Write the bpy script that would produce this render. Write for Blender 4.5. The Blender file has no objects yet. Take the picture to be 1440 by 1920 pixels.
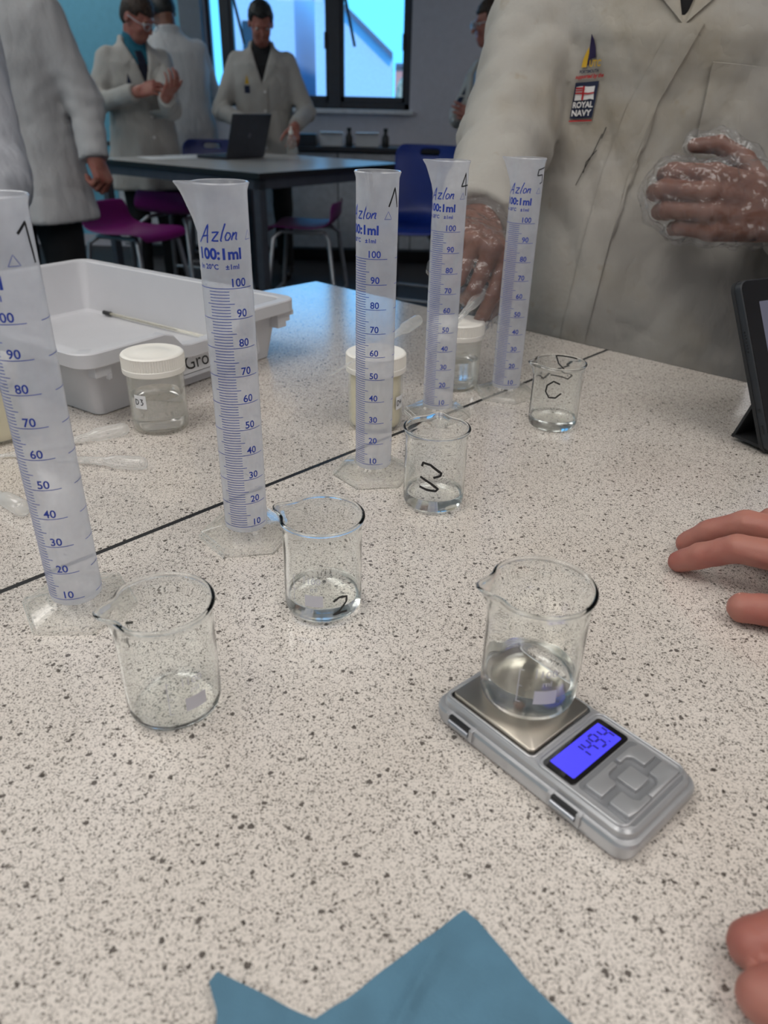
import bpy, bmesh, math, random
import numpy as np
from mathutils import Vector, Matrix
from mathutils.bvhtree import BVHTree

SC = bpy.context.scene
COL = SC.collection
R_ = math.radians
TB = 0.90                      # height of the lab bench tops

# ---------------------------------------------------------------- camera
PITCH, ROLL, FPX, CAMH = 0.5023626, 0.0238324, 1383.745, 0.290152
cp, sp, cr, sr = math.cos(PITCH), math.sin(PITCH), math.cos(ROLL), math.sin(ROLL)
FW = Vector((0, cp, -sp)); UP0 = Vector((0, sp, cp)); RT0 = Vector((1, 0, 0))
RT = cr * RT0 + sr * UP0
UP = -sr * RT0 + cr * UP0
cam = bpy.data.cameras.new('camera')
cam.sensor_fit = 'AUTO'; cam.sensor_width = 36.0
cam.lens = FPX / 1920.0 * 36.0
cam.clip_start = 0.02; cam.clip_end = 500
cam.dof.use_dof = True; cam.dof.focus_distance = 0.56; cam.dof.aperture_fstop = 9.5
camo = bpy.data.objects.new('camera', cam); COL.objects.link(camo)
camo.matrix_world = Matrix(((RT.x, UP.x, -FW.x, 0), (RT.y, UP.y, -FW.y, 0), (RT.z, UP.z, -FW.z, TB + CAMH), (0, 0, 0, 1)))
SC.camera = camo

# ---------------------------------------------------------------- colour management, world, sun
SC.view_settings.view_transform = 'Standard'; SC.view_settings.look = 'None'
SC.view_settings.gamma = 1.0; SC.view_settings.use_curve_mapping = False
SC.view_settings.exposure = 0.0
cy = SC.cycles
cy.max_bounces = 24; cy.diffuse_bounces = 4; cy.glossy_bounces = 5; cy.transmission_bounces = 20
cy.transparent_max_bounces = 24; cy.blur_glossy = 0.0
cy.sample_clamp_indirect = 0.0
W = bpy.data.worlds.new('sky'); SC.world = W; W.use_nodes = True
wb = W.node_tree.nodes['Background']
wb.inputs[0].default_value = (0.11, 0.52, 1.0, 1); wb.inputs[1].default_value = 2.2
PANEL_W = 11.4                 # watts of one ceiling panel above the near benches
sun = bpy.data.lights.new('sun', 'SUN'); sun.energy = 2.6; sun.angle = R_(3); sun.color = (1, .86, .72)
suno = bpy.data.objects.new('sun', sun); COL.objects.link(suno)
suno.rotation_euler = (R_(48), 0, R_(24))     # from behind the building, onto the houses outside

# ---------------------------------------------------------------- materials
def rgb(r, g, b):
    f = lambda c: (c / 255 / 12.92) if c / 255 <= .04045 else ((c / 255 + .055) / 1.055) ** 2.4
    return (f(r), f(g), f(b), 1)
class NT:
    def __init__(s, name):
        s.m = bpy.data.materials.new(name); s.m.use_nodes = True
        s.t = s.m.node_tree; s.n = s.t.nodes; s.n.clear()
        s.out = s.n.new('ShaderNodeOutputMaterial')
    def add(s, typ, _in=None, **kw):
        x = s.n.new(typ)
        for k, v in kw.items(): setattr(x, k, v)
        for k, v in (_in or {}).items():
            if hasattr(v, 'is_output'): s.t.links.new(v, x.inputs[k])
            else: x.inputs[k].default_value = v
        return x
    def link(s, a, b): s.t.links.new(a, b)
    def math(s, op, a, b=0.0, c=0.0):
        return s.add('ShaderNodeMath', {0: a, 1: b, 2: c}, operation=op).outputs[0]
    def mix(s, f, a, b, blend='MIX'):
        x = s.add('ShaderNodeMix', data_type='RGBA', blend_type=blend)
        for k, v in ((0, f), (6, a), (7, b)):
            if hasattr(v, 'is_output'): s.t.links.new(v, x.inputs[k])
            else: x.inputs[k].default_value = v
        return x.outputs[2]
    def ramp(s, f, stops):
        x = s.add('ShaderNodeValToRGB', {0: f}); e = x.color_ramp.elements
        while len(e) < len(stops): e.new(0.5)
        for i, (p, c) in enumerate(stops): e[i].position = p; e[i].color = c
        return x.outputs[0]
    def coord(s, scale=None):
        c = s.add('ShaderNodeTexCoord').outputs['Object']
        if scale: c = s.add('ShaderNodeMapping', {0: c, 3: scale}).outputs[0]
        return c
    def noise(s, co, scale, detail=3, rough=.5):
        return s.add('ShaderNodeTexNoise', {'Vector': co, 'Scale': scale, 'Detail': detail, 'Roughness': rough})
    def bump(s, h, strength, dist):
        return s.add('ShaderNodeBump', {'Height': h, 'Strength': strength, 'Distance': dist}).outputs[0]
    def fres(s, ior, nrm=None):
        bf = s.add('ShaderNodeNewGeometry').outputs['Backfacing']
        d = {0: s.math('MULTIPLY_ADD', bf, 1.0 / ior - ior, ior)}
        if nrm is not None: d['Normal'] = nrm
        return s.add('ShaderNodeFresnel', d).outputs[0]
    def surf(s, sh): s.t.links.new(sh, s.out.inputs[0]); return s.m
def mat(name, col, rough=.5, metal=0., var=.06, vscale=20., bump=0., bscale=200., bdist=.001, coat=0., sss=0., emit=None, spec=.5, sheen=0.):
    t = NT(name); co = t.coord()
    nz = t.noise(co, vscale).outputs[0]
    c2 = tuple(max(0, c * (1 - var * 2.2)) for c in col[:3]) + (1,)
    c3 = tuple(min(1, c * (1 + var)) for c in col[:3]) + (1,)
    colr = t.ramp(nz, [(.3, c2), (.7, c3)])
    d = {'Base Color': colr, 'Roughness': rough, 'Metallic': metal, 'Coat Weight': coat, 'Specular IOR Level': spec, 'Sheen Weight': sheen}
    if sss: d.update({'Subsurface Weight': sss, 'Subsurface Radius': (.012, .004, .002), 'Subsurface Scale': .6})
    if bump: d['Normal'] = t.bump(t.noise(co, bscale, 4).outputs[0], bump, bdist)
    if emit: d.update({'Emission Color': emit[0], 'Emission Strength': emit[1]})
    return t.surf(t.add('ShaderNodeBsdfPrincipled', d).outputs[0])

def mat_bench():
    t = NT('speckled_laminate'); co = t.add('ShaderNodeNewGeometry').outputs['Position']
    wob = t.noise(co, 420, 2).outputs['Color']
    off = t.add('ShaderNodeVectorMath', {0: wob, 1: (.5, .5, .5)}, operation='SUBTRACT').outputs[0]
    off = t.add('ShaderNodeVectorMath', {0: off, 3: .0036}, operation='SCALE').outputs[0]
    p = t.add('ShaderNodeVectorMath', {0: co, 1: off}, operation='ADD').outputs[0]
    p = t.add('ShaderNodeMapping', {0: p, 3: (1, 1.0, 0)}).outputs[0]
    def specks(scale, gate, rad):
        v = t.add('ShaderNodeTexVoronoi', {'Vector': p, 'Scale': scale}, voronoi_dimensions='2D')
        sep = t.add('ShaderNodeSeparateColor', {0: v.outputs['Color']})
        r = t.math('MULTIPLY', sep.outputs[1], rad)
        a = t.math('LESS_THAN', v.outputs['Distance'], r)
        g = t.math('LESS_THAN', sep.outputs[0], gate)
        return t.math('MULTIPLY', a, g)
    base = t.ramp(t.noise(co, 9, 2).outputs[0], [(.35, rgb(212, 203, 194)), (.65, rgb(220, 212, 204))])
    mott = t.noise(co, 700, 3).outputs[0]
    base = t.mix(t.math('MULTIPLY', t.math('LESS_THAN', mott, .43), .20), base, rgb(150, 142, 132))
    c = t.mix(t.math('MULTIPLY', specks(1120, .80, .50), .70), base, rgb(100, 92, 84))
    c = t.mix(t.math('MULTIPLY', specks(680, .42, .46), .82), c, rgb(78, 71, 65))
    c = t.mix(t.math('MULTIPLY', specks(225, .16, .33), .86), c, rgb(66, 59, 54))
    b = t.bump(t.noise(co, 900, 2).outputs[0], .06, .0004)
    return t.surf(t.add('ShaderNodeBsdfPrincipled', {'Base Color': c, 'Roughness': .16, 'Specular IOR Level': .6, 'Normal': b, 'Coat Weight': .8, 'Coat Roughness': .13}).outputs[0])

def mat_glass(name, ior=1.47, tint=(.985, 1, .99, 1)):
    t = NT(name)
    return t.surf(t.add('ShaderNodeBsdfGlass', {'Color': tint, 'Roughness': 0.0, 'IOR': ior}).outputs[0])
def mat_pane(name, tint=(.93, .97, 1, 1)):
    t = NT(name)
    tr = t.add('ShaderNodeBsdfTransparent', {0: tint}).outputs[0]
    gl = t.add('ShaderNodeBsdfGlossy', {'Roughness': .02}).outputs[0]
    f = t.fres(1.45)
    return t.surf(t.add('ShaderNodeMixShader', {0: t.math('MULTIPLY', f, .6), 1: tr, 2: gl}).outputs[0])
def mat_milky(name, col, haze, edge, rough=.12, gloss=.8, bumpy=0.):
    """thin moulded plastic: part of the light passes straight, part scatters"""
    t = NT(name); co = t.coord()
    tr = t.add('ShaderNodeBsdfTransparent', {0: (1, 1, 1, 1)}).outputs[0]
    df = t.add('ShaderNodeBsdfDiffuse', {0: col}).outputs[0]
    tl = t.add('ShaderNodeBsdfTranslucent', {0: col}).outputs[0]
    sc = t.add('ShaderNodeMixShader', {0: .5, 1: df, 2: tl}).outputs[0]
    lw = t.add('ShaderNodeLayerWeight', {0: .35}).outputs['Facing']
    nz = t.noise(co, 60, 3).outputs[0]
    h = t.math('ADD', t.math('MULTIPLY', t.math('POWER', lw, 2.0), edge), t.math('MULTIPLY_ADD', nz, haze * .5, haze * .75))
    body = t.add('ShaderNodeMixShader', {0: h, 1: tr, 2: sc}).outputs[0]
    nrm = t.bump(t.noise(co, 260, 3).outputs[0], .25 if not bumpy else bumpy, .0006)
    gl = t.add('ShaderNodeBsdfGlossy', {'Roughness': rough, 'Normal': nrm}).outputs[0]
    f = t.fres(1.48)
    return t.surf(t.add('ShaderNodeMixShader', {0: t.math('MULTIPLY', f, gloss), 1: body, 2: gl}).outputs[0])
def mat_coat(name, col, stain=0., stainc=(.5, .42, .28, 1), stain_scale=5.):
    t = NT(name); co = t.coord()
    n1 = t.noise(co, 7, 4).outputs[0]
    c = t.ramp(n1, [(.3, tuple(x * .93 for x in col[:3]) + (1,)), (.7, col)])
    if stain:
        s = t.ramp(t.noise(co, stain_scale, 5, .6).outputs[0], [(.52, (0, 0, 0, 1)), (.72, (1, 1, 1, 1))])
        c = t.mix(t.math('MULTIPLY', s, stain), c, stainc)
        s2 = t.ramp(t.noise(co, stain_scale * 6, 3, .6).outputs[0], [(.66, (0, 0, 0, 1)), (.74, (1, 1, 1, 1))])
        c = t.mix(t.math('MULTIPLY', s2, stain * .6), c, stainc)
    w1 = t.math('ABSOLUTE', t.math('SUBTRACT', t.noise(t.coord((1, 1, .4)), 9, 3, .5).outputs[0], .5))
    w2 = t.math('ABSOLUTE', t.math('SUBTRACT', t.noise(t.coord((1, 1, .7)), 26, 3).outputs[0], .5))
    w3 = t.noise(co, 900, 2).outputs[0]
    h = t.math('ADD', t.math('ADD', w1, t.math('MULTIPLY', w2, .5)), t.math('MULTIPLY', w3, .02))
    b = t.bump(h, .5, .02)
    return t.surf(t.add('ShaderNodeBsdfPrincipled', {'Base Color': c, 'Roughness': .85, 'Specular IOR Level': .2, 'Sheen Weight': .12, 'Normal': b}).outputs[0])
def mat_skin(name, col, red):
    t = NT(name); co = t.coord()
    c = t.mix(t.ramp(t.noise(co, 28, 3).outputs[0], [(.35, (0, 0, 0, 1)), (.7, (1, 1, 1, 1))]), col, red)
    b = t.bump(t.noise(co, 420, 3).outputs[0], .18, .0008)
    return t.surf(t.add('ShaderNodeBsdfPrincipled', {'Base Color': c, 'Roughness': .5, 'Specular IOR Level': .35, 'Normal': b,
        'Subsurface Weight': .25, 'Subsurface Radius': (.010, .004, .002), 'Subsurface Scale': .4}).outputs[0])
def mat_film(name, alpha=.14, bump=.8, bscale=60., bdist=.006):
    t = NT(name); co = t.coord()
    n1 = t.math('ABSOLUTE', t.math('SUBTRACT', t.noise(t.coord((1, 1, .5)), bscale, 2, .5).outputs[0], .5))
    n2 = t.math('ABSOLUTE', t.math('SUBTRACT', t.noise(t.coord((.5, 1, 1)), bscale * 2.3, 2, .5).outputs[0], .5))
    nrm = t.bump(t.math('MULTIPLY_ADD', n2, .4, n1), bump, bdist)
    tr = t.add('ShaderNodeBsdfTransparent', {0: (.97, .97, .98, 1)}).outputs[0]
    df = t.add('ShaderNodeBsdfDiffuse', {0: (.85, .87, .9, 1)}).outputs[0]
    b0 = t.add('ShaderNodeMixShader', {0: alpha, 1: tr, 2: df}).outputs[0]
    gl = t.add('ShaderNodeBsdfGlossy', {'Roughness': .06, 'Normal': nrm}).outputs[0]
    f = t.fres(1.5, nrm)
    return t.surf(t.add('ShaderNodeMixShader', {0: f, 1: b0, 2: gl}).outputs[0])

M = dict(
    bench=mat_bench(),
    edge=mat('black_edging', (.012, .012, .013, 1), .45),
    frame=mat('grey_steel_frame', rgb(74, 78, 88), .5, bump=.1),
    pale_top=mat('pale_laminate', rgb(196, 194, 192), .22, var=.02),
    dark_top=mat('dark_worktop', rgb(48, 50, 56), .3),
    wallw=mat('lilac_white_paint', rgb(196, 195, 204), .8, var=.02, bump=.05, bscale=90),
    wallt=mat('teal_paint', rgb(112, 180, 206), .7, var=.03, bump=.05, bscale=90),
    pillar=mat('grey_boarding', rgb(112, 120, 130), .7, var=.03),
    cill=mat('white_cill', rgb(205, 208, 214), .4),
    wframe=mat('dark_window_frame', rgb(40, 46, 56), .4),
    pane=mat_pane('window_glass'),
    floor=mat('charcoal_floor', rgb(44, 44, 48), .6, var=.15, vscale=40, bump=.1),
    ceil=mat('white_ceiling_tile', rgb(225, 225, 222), .9, var=.02),
    glass=mat_glass('borosilicate_glass', 1.47, (.993, 1, .997, 1)),
    water=mat_glass('water', 1.333, (1, 1, 1, 1)),
    poly=mat_milky('milky_polypropylene', (.78, .795, .85, 1), .48, .40, .16, .9),
    foot=mat_milky('clear_polypropylene', (.95, .94, .86, 1), .09, .25, .08, 1.0, .03),
    jar=mat_milky('clear_jar_plastic', (.90, .89, .80, 1), .14, .32, .08, .9, .05),
    pip=mat_milky('pipette_plastic', (.95, .95, .93, 1), .24, .50, .08, 1.0, .04),
    lid=mat('white_screw_lid', rgb(236, 232, 224), .42, var=.02),
    ink=mat('blue_print', rgb(28, 58, 158), .5, var=.05),
    marker=mat('black_marker', rgb(18, 17, 18), .4, var=.1, vscale=300),
    white_print=mat('white_print', rgb(205, 203, 210), .6, var=.02),
    tray=mat('grey_tray_plastic', rgb(196, 196, 200), .42, var=.015, bump=.06, bscale=700, bdist=.0004),
    card=mat('white_card', rgb(226, 226, 228), .7, var=.02),
    groove_shade=mat('groove_shade_grey', rgb(128, 129, 132), .45, .3, var=.03),  # silver darkened to paint in the shade between the scale keys
    silver=mat('silver_plastic', rgb(180, 180, 182), .30, .52, var=.03, bump=.04, bscale=1500, bdist=.0002),
    steel=mat('brushed_steel', rgb(222, 212, 198), .30, 1.0, var=.03),
    black=mat('black_plastic', rgb(22, 23, 26), .35, var=.05),
    black_gloss=mat('black_glass', rgb(26, 24, 24), .10, var=.05),
    tablet=mat('dark_grey_aluminium', rgb(48, 50, 54), .45, .3, var=.04),
    folio=mat('dark_case_cover', rgb(30, 31, 33), .7, var=.05, bump=.1, bscale=600),
    lcd=mat('lit_blue_display', (.03, .03, .4, 1), .3, var=0, emit=((.075, .062, .95, 1), .85)),
    seg=mat('display_segments', (.012, .010, .16, 1), .5, emit=((.02, .016, .30, 1), .5)),
    tscreen=mat('dim_tablet_screen', (.02, .02, .03, 1), .12, var=0, emit=((.16, .16, .21, 1), .55)),
    coatA=mat_coat('cotton_coat_cool', rgb(196, 198, 206)),
    coatB=mat_coat('cotton_coat_white', rgb(196, 195, 196)),
    coatC=mat_coat('cotton_coat_warm', rgb(178, 174, 169), .10),
    coatG=mat_coat('cotton_coat_stained', rgb(168, 164, 157), .50, rgb(138, 122, 90), 4.0),
    trouser=mat('black_trousers', rgb(20, 21, 25), .85, bump=.2, bscale=60),
    shoe=mat('black_shoe_leather', rgb(18, 18, 19), .4),
    shirt_teal=mat('teal_shirt', rgb(28, 104, 128), .8), shirt_black=mat('black_shirt', rgb(20, 20, 24), .85),
    shirt_blue=mat('pale_blue_shirt', rgb(120, 160, 200), .8),
    tie=mat('navy_tie', rgb(16, 20, 44), .6),
    skin=mat_skin('skin', rgb(206, 150, 128), rgb(192, 122, 104)),
    skin_red=mat_skin('reddish_skin', rgb(172, 118, 104), rgb(156, 92, 82)),
    skin_dark=mat_skin('brown_skin', rgb(124, 84, 68), rgb(106, 68, 55)),
    eye=mat('eye_white', rgb(210, 205, 200), .2), nail=mat('fingernail', rgb(214, 160, 146), .3, var=.02),
    hair_brown=mat('brown_hair', rgb(62, 44, 34), .6, var=.3, vscale=90, bump=.5, bscale=160, bdist=.004),
    hair_black=mat('black_hair', rgb(24, 21, 22), .55, var=.3, vscale=90, bump=.5, bscale=160, bdist=.004),
    purple=mat('purple_seat_plastic', rgb(124, 30, 112), .35, var=.03),
    navy=mat('royal_blue_seat_plastic', rgb(18, 46, 134), .35, var=.03),
    chrome=mat('grey_tube_steel', rgb(168, 170, 176), .35, .7),
    paper_blue=mat('blue_paper_towel', rgb(84, 122, 144), .95, var=.05, vscale=60, bump=.5, bscale=900, bdist=.0006),
    film=mat_film('clear_plastic_film', .05, .8, 30., .016), cling=mat_film('clear_tape_film', .05, .4, 300, .001),
    laptop=mat('dark_laptop_shell', rgb(52, 55, 64), .4, .3),
    yellow=mat('yellow_plastic', rgb(214, 178, 30), .5),
    cream=mat('cream_liquid', rgb(226, 218, 190), .5, var=.02),
    badge_navy=mat('navy_thread', rgb(24, 34, 62), .8), badge_purple=mat('purple_thread', rgb(36, 24, 66), .8),
    badge_gold=mat('gold_thread', rgb(206, 164, 40), .8), badge_red=mat('red_thread', rgb(176, 26, 34), .8),
    badge_white=mat('white_thread', rgb(224, 222, 220), .8),
    bluewall=mat('blue_cladding', rgb(176, 200, 226), .7), greywall=mat('pale_cladding', rgb(225, 235, 240), .7),
    brick=mat('pink_render', rgb(214, 150, 140), .8), roof=mat('slate', rgb(90, 100, 120), .8),
    leaf=mat('pale_foliage', rgb(196, 186, 160), .9, var=.25, vscale=3), trunk=mat('bark', rgb(96, 80, 66), .9),
    ground=mat('asphalt', rgb(120, 122, 124), .9),
    thermo=mat_milky('thermometer_glass', (.8, .76, .6, 1), .35, .4, .05, 1.0),
    lamp_face=mat('lamp_diffuser', (.9, .9, .88, 1), .4, var=0, emit=((1, .97, .92, 1), 2.0)),
)

# ---------------------------------------------------------------- object helpers
def link(o, parent=None):
    COL.objects.link(o)
    if parent is not None: o.parent = parent
    return o
def mesh_obj(name, verts, faces, m, parent=None, smooth=False, angle=None):
    me = bpy.data.meshes.new(name)
    if isinstance(verts, np.ndarray) and isinstance(faces, np.ndarray) and faces.ndim == 2:
        k = faces.shape[1]
        me.vertices.add(len(verts)); me.vertices.foreach_set('co', verts.astype(np.float32).ravel())
        me.loops.add(faces.size); me.loops.foreach_set('vertex_index', faces.astype(np.int32).ravel())
        me.polygons.add(len(faces)); me.polygons.foreach_set('loop_start', np.arange(len(faces), dtype=np.int32) * k)
        me.update(calc_edges=True)
    else:
        me.from_pydata([tuple(v) for v in verts], [], [tuple(f) for f in faces])
    me.materials.append(m)
    if smooth or angle: me.shade_smooth()
    if angle: me.set_sharp_from_angle(angle=R_(angle))
    return link(bpy.data.objects.new(name, me), parent)
def bm_obj(name, bm, m, parent=None, smooth=False, angle=None):
    me = bpy.data.meshes.new(name)
    bmesh.ops.recalc_face_normals(bm, faces=bm.faces)
    bm.to_mesh(me); bm.free(); me.materials.append(m)
    if smooth or angle: me.shade_smooth()
    if angle: me.set_sharp_from_angle(angle=R_(angle))
    return link(bpy.data.objects.new(name, me), parent)
def tag(o, label=None, cat=None, group=None, kind=None):
    if label: o['label'] = label
    if cat: o['category'] = cat
    if group: o['group'] = group
    if kind: o['kind'] = kind
    return o
def empty(name, loc=(0, 0, 0), rz=0, label=None, cat=None, group=None):
    o = bpy.data.objects.new(name, None); o.empty_display_size = .05
    COL.objects.link(o); o.location = loc; o.rotation_euler = (0, 0, rz)
    return tag(o, label, cat, group)
def copy_tree(o, parent=None, loc=None, rz=None, label=None):
    c = o.copy(); COL.objects.link(c)
    if parent is not None: c.parent = parent
    for ch in [x for x in bpy.data.objects if x.parent == o]: copy_tree(ch, c)
    if loc is not None: c.location = loc
    if rz is not None: c.rotation_euler = (0, 0, rz)
    if label: c['label'] = label
    return c
def add_box(bm, lo, hi, bev=0., mtx=None, seg=2):
    lo, hi = Vector(lo), Vector(hi); c = (lo + hi) / 2; s = hi - lo
    r = bmesh.ops.create_cube(bm, size=1.0)
    vs = r['verts']
    for v in vs: v.co = Vector((v.co.x * s.x, v.co.y * s.y, v.co.z * s.z)) + c
    if bev:
        es = list({e for v in vs for e in v.link_edges})
        rr = bmesh.ops.bevel(bm, geom=es, offset=bev, segments=seg, affect='EDGES', profile=.6)
        vs = list({v for f in rr['faces'] for v in f.verts} | {v for v in vs if v.is_valid})
    if mtx is not None:
        for v in vs: v.co = mtx @ v.co
def box(name, lo, hi, m, parent=None, bev=0., mtx=None):
    bm = bmesh.new(); add_box(bm, lo, hi, bev, mtx); return bm_obj(name, bm, m, parent)
def add_rings(bm, rings, closed=True, cap0=True, cap1=True):
    R = [[bm.verts.new(p) for p in r] for r in rings]; n = len(R[0])
    for a, b in zip(R, R[1:]):
        for i in range(n if closed else n - 1):
            j = (i + 1) % n
            bm.faces.new((a[i], a[j], b[j], b[i]))
    if cap0: bm.faces.new(R[0][::-1])
    if cap1: bm.faces.new(R[-1])
    return R
def lathe_rings(prof, n=48):
    return [[(r * math.cos(2 * math.pi * i / n), r * math.sin(2 * math.pi * i / n), z) for i in range(n)] for r, z in prof]
def lathe(name, prof, m, parent=None, n=48, smooth=True, angle=35, deform=None, closed_loop=False):
    bm = bmesh.new(); rings = lathe_rings(prof, n)
    if deform: rings = [[deform(*p) for p in r] for r in rings]
    R = add_rings(bm, rings, True, not closed_loop, not closed_loop)
    return bm_obj(name, bm, m, parent, smooth, angle)
def add_tube(bm, pts, r, n=10, caps=True):
    pts = [Vector(p) for p in pts]; rs = r if isinstance(r, (list, tuple)) else [r] * len(pts)
    rings = []; t0 = (pts[1] - pts[0]).normalized()
    nrm = t0.orthogonal().normalized()
    for i, p in enumerate(pts):
        t = (pts[min(i + 1, len(pts) - 1)] - pts[max(i - 1, 0)]).normalized()
        nrm = (nrm - t * nrm.dot(t)).normalized(); b = t.cross(nrm)
        rings.append([p + (nrm * math.cos(2 * math.pi * k / n) + b * math.sin(2 * math.pi * k / n)) * rs[i] for k in range(n)])
    add_rings(bm, rings, True, caps, caps)
def tube(name, pts, r, m, parent=None, n=10):
    bm = bmesh.new(); add_tube(bm, pts, r, n); return bm_obj(name, bm, m, parent, True, 50)
def rrect(hx, hy, rad, n=6, cx=0, cy=0):
    out = []
    for sx, sy, a0 in ((1, 1, 0), (-1, 1, 90), (-1, -1, 180), (1, -1, 270)):
        for k in range(n + 1):
            a = R_(a0 + 90 * k / n)
            out.append((cx + sx * (hx - rad) + rad * math.cos(a), cy + sy * (hy - rad) + rad * math.sin(a)))
    return out
def add_prism(bm, poly, z0, z1, bev=0.):
    """closed outline swept up; bev rounds the top edge"""
    if bev:
        c = Vector((sum(p[0] for p in poly) / len(poly), sum(p[1] for p in poly) / len(poly)))
        n = len(poly); ins = []
        area = sum(poly[i][0] * poly[(i + 1) % n][1] - poly[(i + 1) % n][0] * poly[i][1] for i in range(n))
        sg = 1 if area > 0 else -1
        for i in range(n):
            a, b, d = Vector(poly[i - 1]), Vector(poly[i]), Vector(poly[(i + 1) % n])
            e1 = (b - a); e2 = (d - b)
            n1 = Vector((-e1.y, e1.x)).normalized() * sg if e1.length > 1e-9 else Vector((0, 0))
            n2 = Vector((-e2.y, e2.x)).normalized() * sg if e2.length > 1e-9 else Vector((0, 0))
            m = n1 + n2; L = max(m.length ** 2 / 2, .35)
            ins.append(b + m * (bev / L) if m.length > 1e-9 else b)
        rings = [[(p[0], p[1], z0) for p in poly], [(p[0], p[1], z1 - bev) for p in poly],
                 [(p[0] * .7 + q.x * .3, p[1] * .7 + q.y * .3, z1 - bev * .3) for p, q in zip(poly, ins)], [(q.x, q.y, z1) for q in ins]]
    else:
        rings = [[(p[0], p[1], z0) for p in poly], [(p[0], p[1], z1) for p in poly]]
    add_rings(bm, rings)
def prism(name, poly, z0, z1, m, parent=None, bev=0., angle=40):
    bm = bmesh.new(); add_prism(bm, poly, z0, z1, bev); return bm_obj(name, bm, m, parent, True, angle)

# flat print: stroked lines and type, bent onto a surface by a mapping (s, t) -> point
def ribbon_geo(lines, width, fmap, step=.0015, taper=False):
    V, F = [], []
    for ln in lines:
        pts = [Vector(p) for p in ln]; den = [pts[0]]
        for a, b in zip(pts, pts[1:]):
            k = max(1, int((b - a).length / step))
            den += [a.lerp(b, (i + 1) / k) for i in range(k)]
        base = len(V)
        for i, p in enumerate(den):
            t = (den[min(i + 1, len(den) - 1)] - den[max(i - 1, 0)])
            if t.length < 1e-9: t = Vector((1, 0))
            nn = Vector((-t.y, t.x)).normalized() * width / 2
            V.append(fmap(p + nn)); V.append(fmap(p - nn))
        for i in range(len(den) - 1):
            a = base + 2 * i; F.append((a, a + 1, a + 3, a + 2))
    return V, F
_font_cache = {}
def text_geo(s, size, fmap, maxlen=.0012, shear=0., align='CENTER', bold=0.):
    key = (s, size, shear, align, bold, maxlen)
    if key not in _font_cache:
        cu = bpy.data.curves.new('type', 'FONT'); cu.body = s; cu.size = size; cu.shear = shear
        cu.align_x = align; cu.resolution_u = 3; cu.offset = bold
        o = bpy.data.objects.new('type', cu)
        me = bpy.data.meshes.new_from_object(o)
        bm = bmesh.new(); bm.from_mesh(me)
        bmesh.ops.triangulate(bm, faces=bm.faces)
        for _ in range(4):
            es = [e for e in bm.edges if e.calc_length() > maxlen and abs(e.verts[0].co.x - e.verts[1].co.x) > maxlen]
            if not es: break
            bmesh.ops.subdivide_edges(bm, edges=es, cuts=1)
        bmesh.ops.triangulate(bm, faces=bm.faces)
        bm.verts.index_update()
        _font_cache[key] = ([v.co.copy() for v in bm.verts], [[v.index for v in f.verts] for f in bm.faces])
        bm.free(); bpy.data.meshes.remove(me); bpy.data.objects.remove(o); bpy.data.curves.remove(cu)
    V, F = _font_cache[key]
    return [fmap(v) for v in V], F
def join_geo(parts):
    V, F = [], []
    for v, f in parts:
        b = len(V); V += v; F += [tuple(i + b for i in x) for x in f]
    return V, F
def cyl_map(R, a0, z0, off=.00015, rfun=None):
    def f(p):
        r = (rfun(z0 + p[1]) if rfun else R) + off; a = a0 + p[0] / R
        return (r * math.cos(a), r * math.sin(a), z0 + p[1])
    return f

# ---------------------------------------------------------------- implicit surfaces (numpy) for bodies, hands and cloth
def nets(v, lo, h):
    """surface nets of a sampled field (negative inside)"""
    s = v < 0
    nx, ny, nz = v.shape
    c = np.zeros((nx - 1, ny - 1, nz - 1), np.uint8)
    for i in (0, 1):
        for j in (0, 1):
            for k in (0, 1):
                c += s[i:nx - 1 + i, j:ny - 1 + j, k:nz - 1 + k]
    ix = np.argwhere((c > 0) & (c < 8))
    idx = np.full(c.shape, -1, np.int64); idx[tuple(ix.T)] = np.arange(len(ix))
    acc = np.zeros((len(ix), 3)); cnt = np.zeros(len(ix))
    cor = [(i, j, k) for i in (0, 1) for j in (0, 1) for k in (0, 1)]
    for a in cor:
        for ax in range(3):
            if a[ax]: continue
            b = list(a); b[ax] = 1
            va = v[ix[:, 0] + a[0], ix[:, 1] + a[1], ix[:, 2] + a[2]]; vb = v[ix[:, 0] + b[0], ix[:, 1] + b[1], ix[:, 2] + b[2]]
            mk = (va < 0) != (vb < 0)
            t = np.where(mk, va / np.where(mk, va - vb, 1), 0)
            p = np.tile(np.array(a, float), (len(ix), 1)); p[:, ax] += t
            acc[mk] += p[mk]; cnt[mk] += 1
    P = (ix + acc / cnt[:, None]) * h + np.array(lo)
    Q = []
    for ax in range(3):
        sl0 = [slice(1, -1)] * 3; sl1 = [slice(1, -1)] * 3
        sl0[ax] = slice(0, -1); sl1[ax] = slice(1, None)
        a = s[tuple(sl0)]; b = s[tuple(sl1)]
        u, w = [(1, 2), (2, 0), (0, 1)][ax]
        for flip, mk in ((False, a & ~b), (True, ~a & b)):
            e = np.argwhere(mk)
            if not len(e): continue
            off = np.array([1, 1, 1]); off[ax] = 0
            e = e + off
            def cell(du, dw):
                q = e.copy(); q[:, u] -= du; q[:, w] -= dw
                return idx[q[:, 0], q[:, 1], q[:, 2]]
            f = np.stack([cell(1, 1), cell(0, 1), cell(0, 0), cell(1, 0)], 1)
            Q.append(f[:, ::-1] if flip else f)
    F = np.concatenate(Q); F = F[(F >= 0).all(1)]
    return P, F
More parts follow.
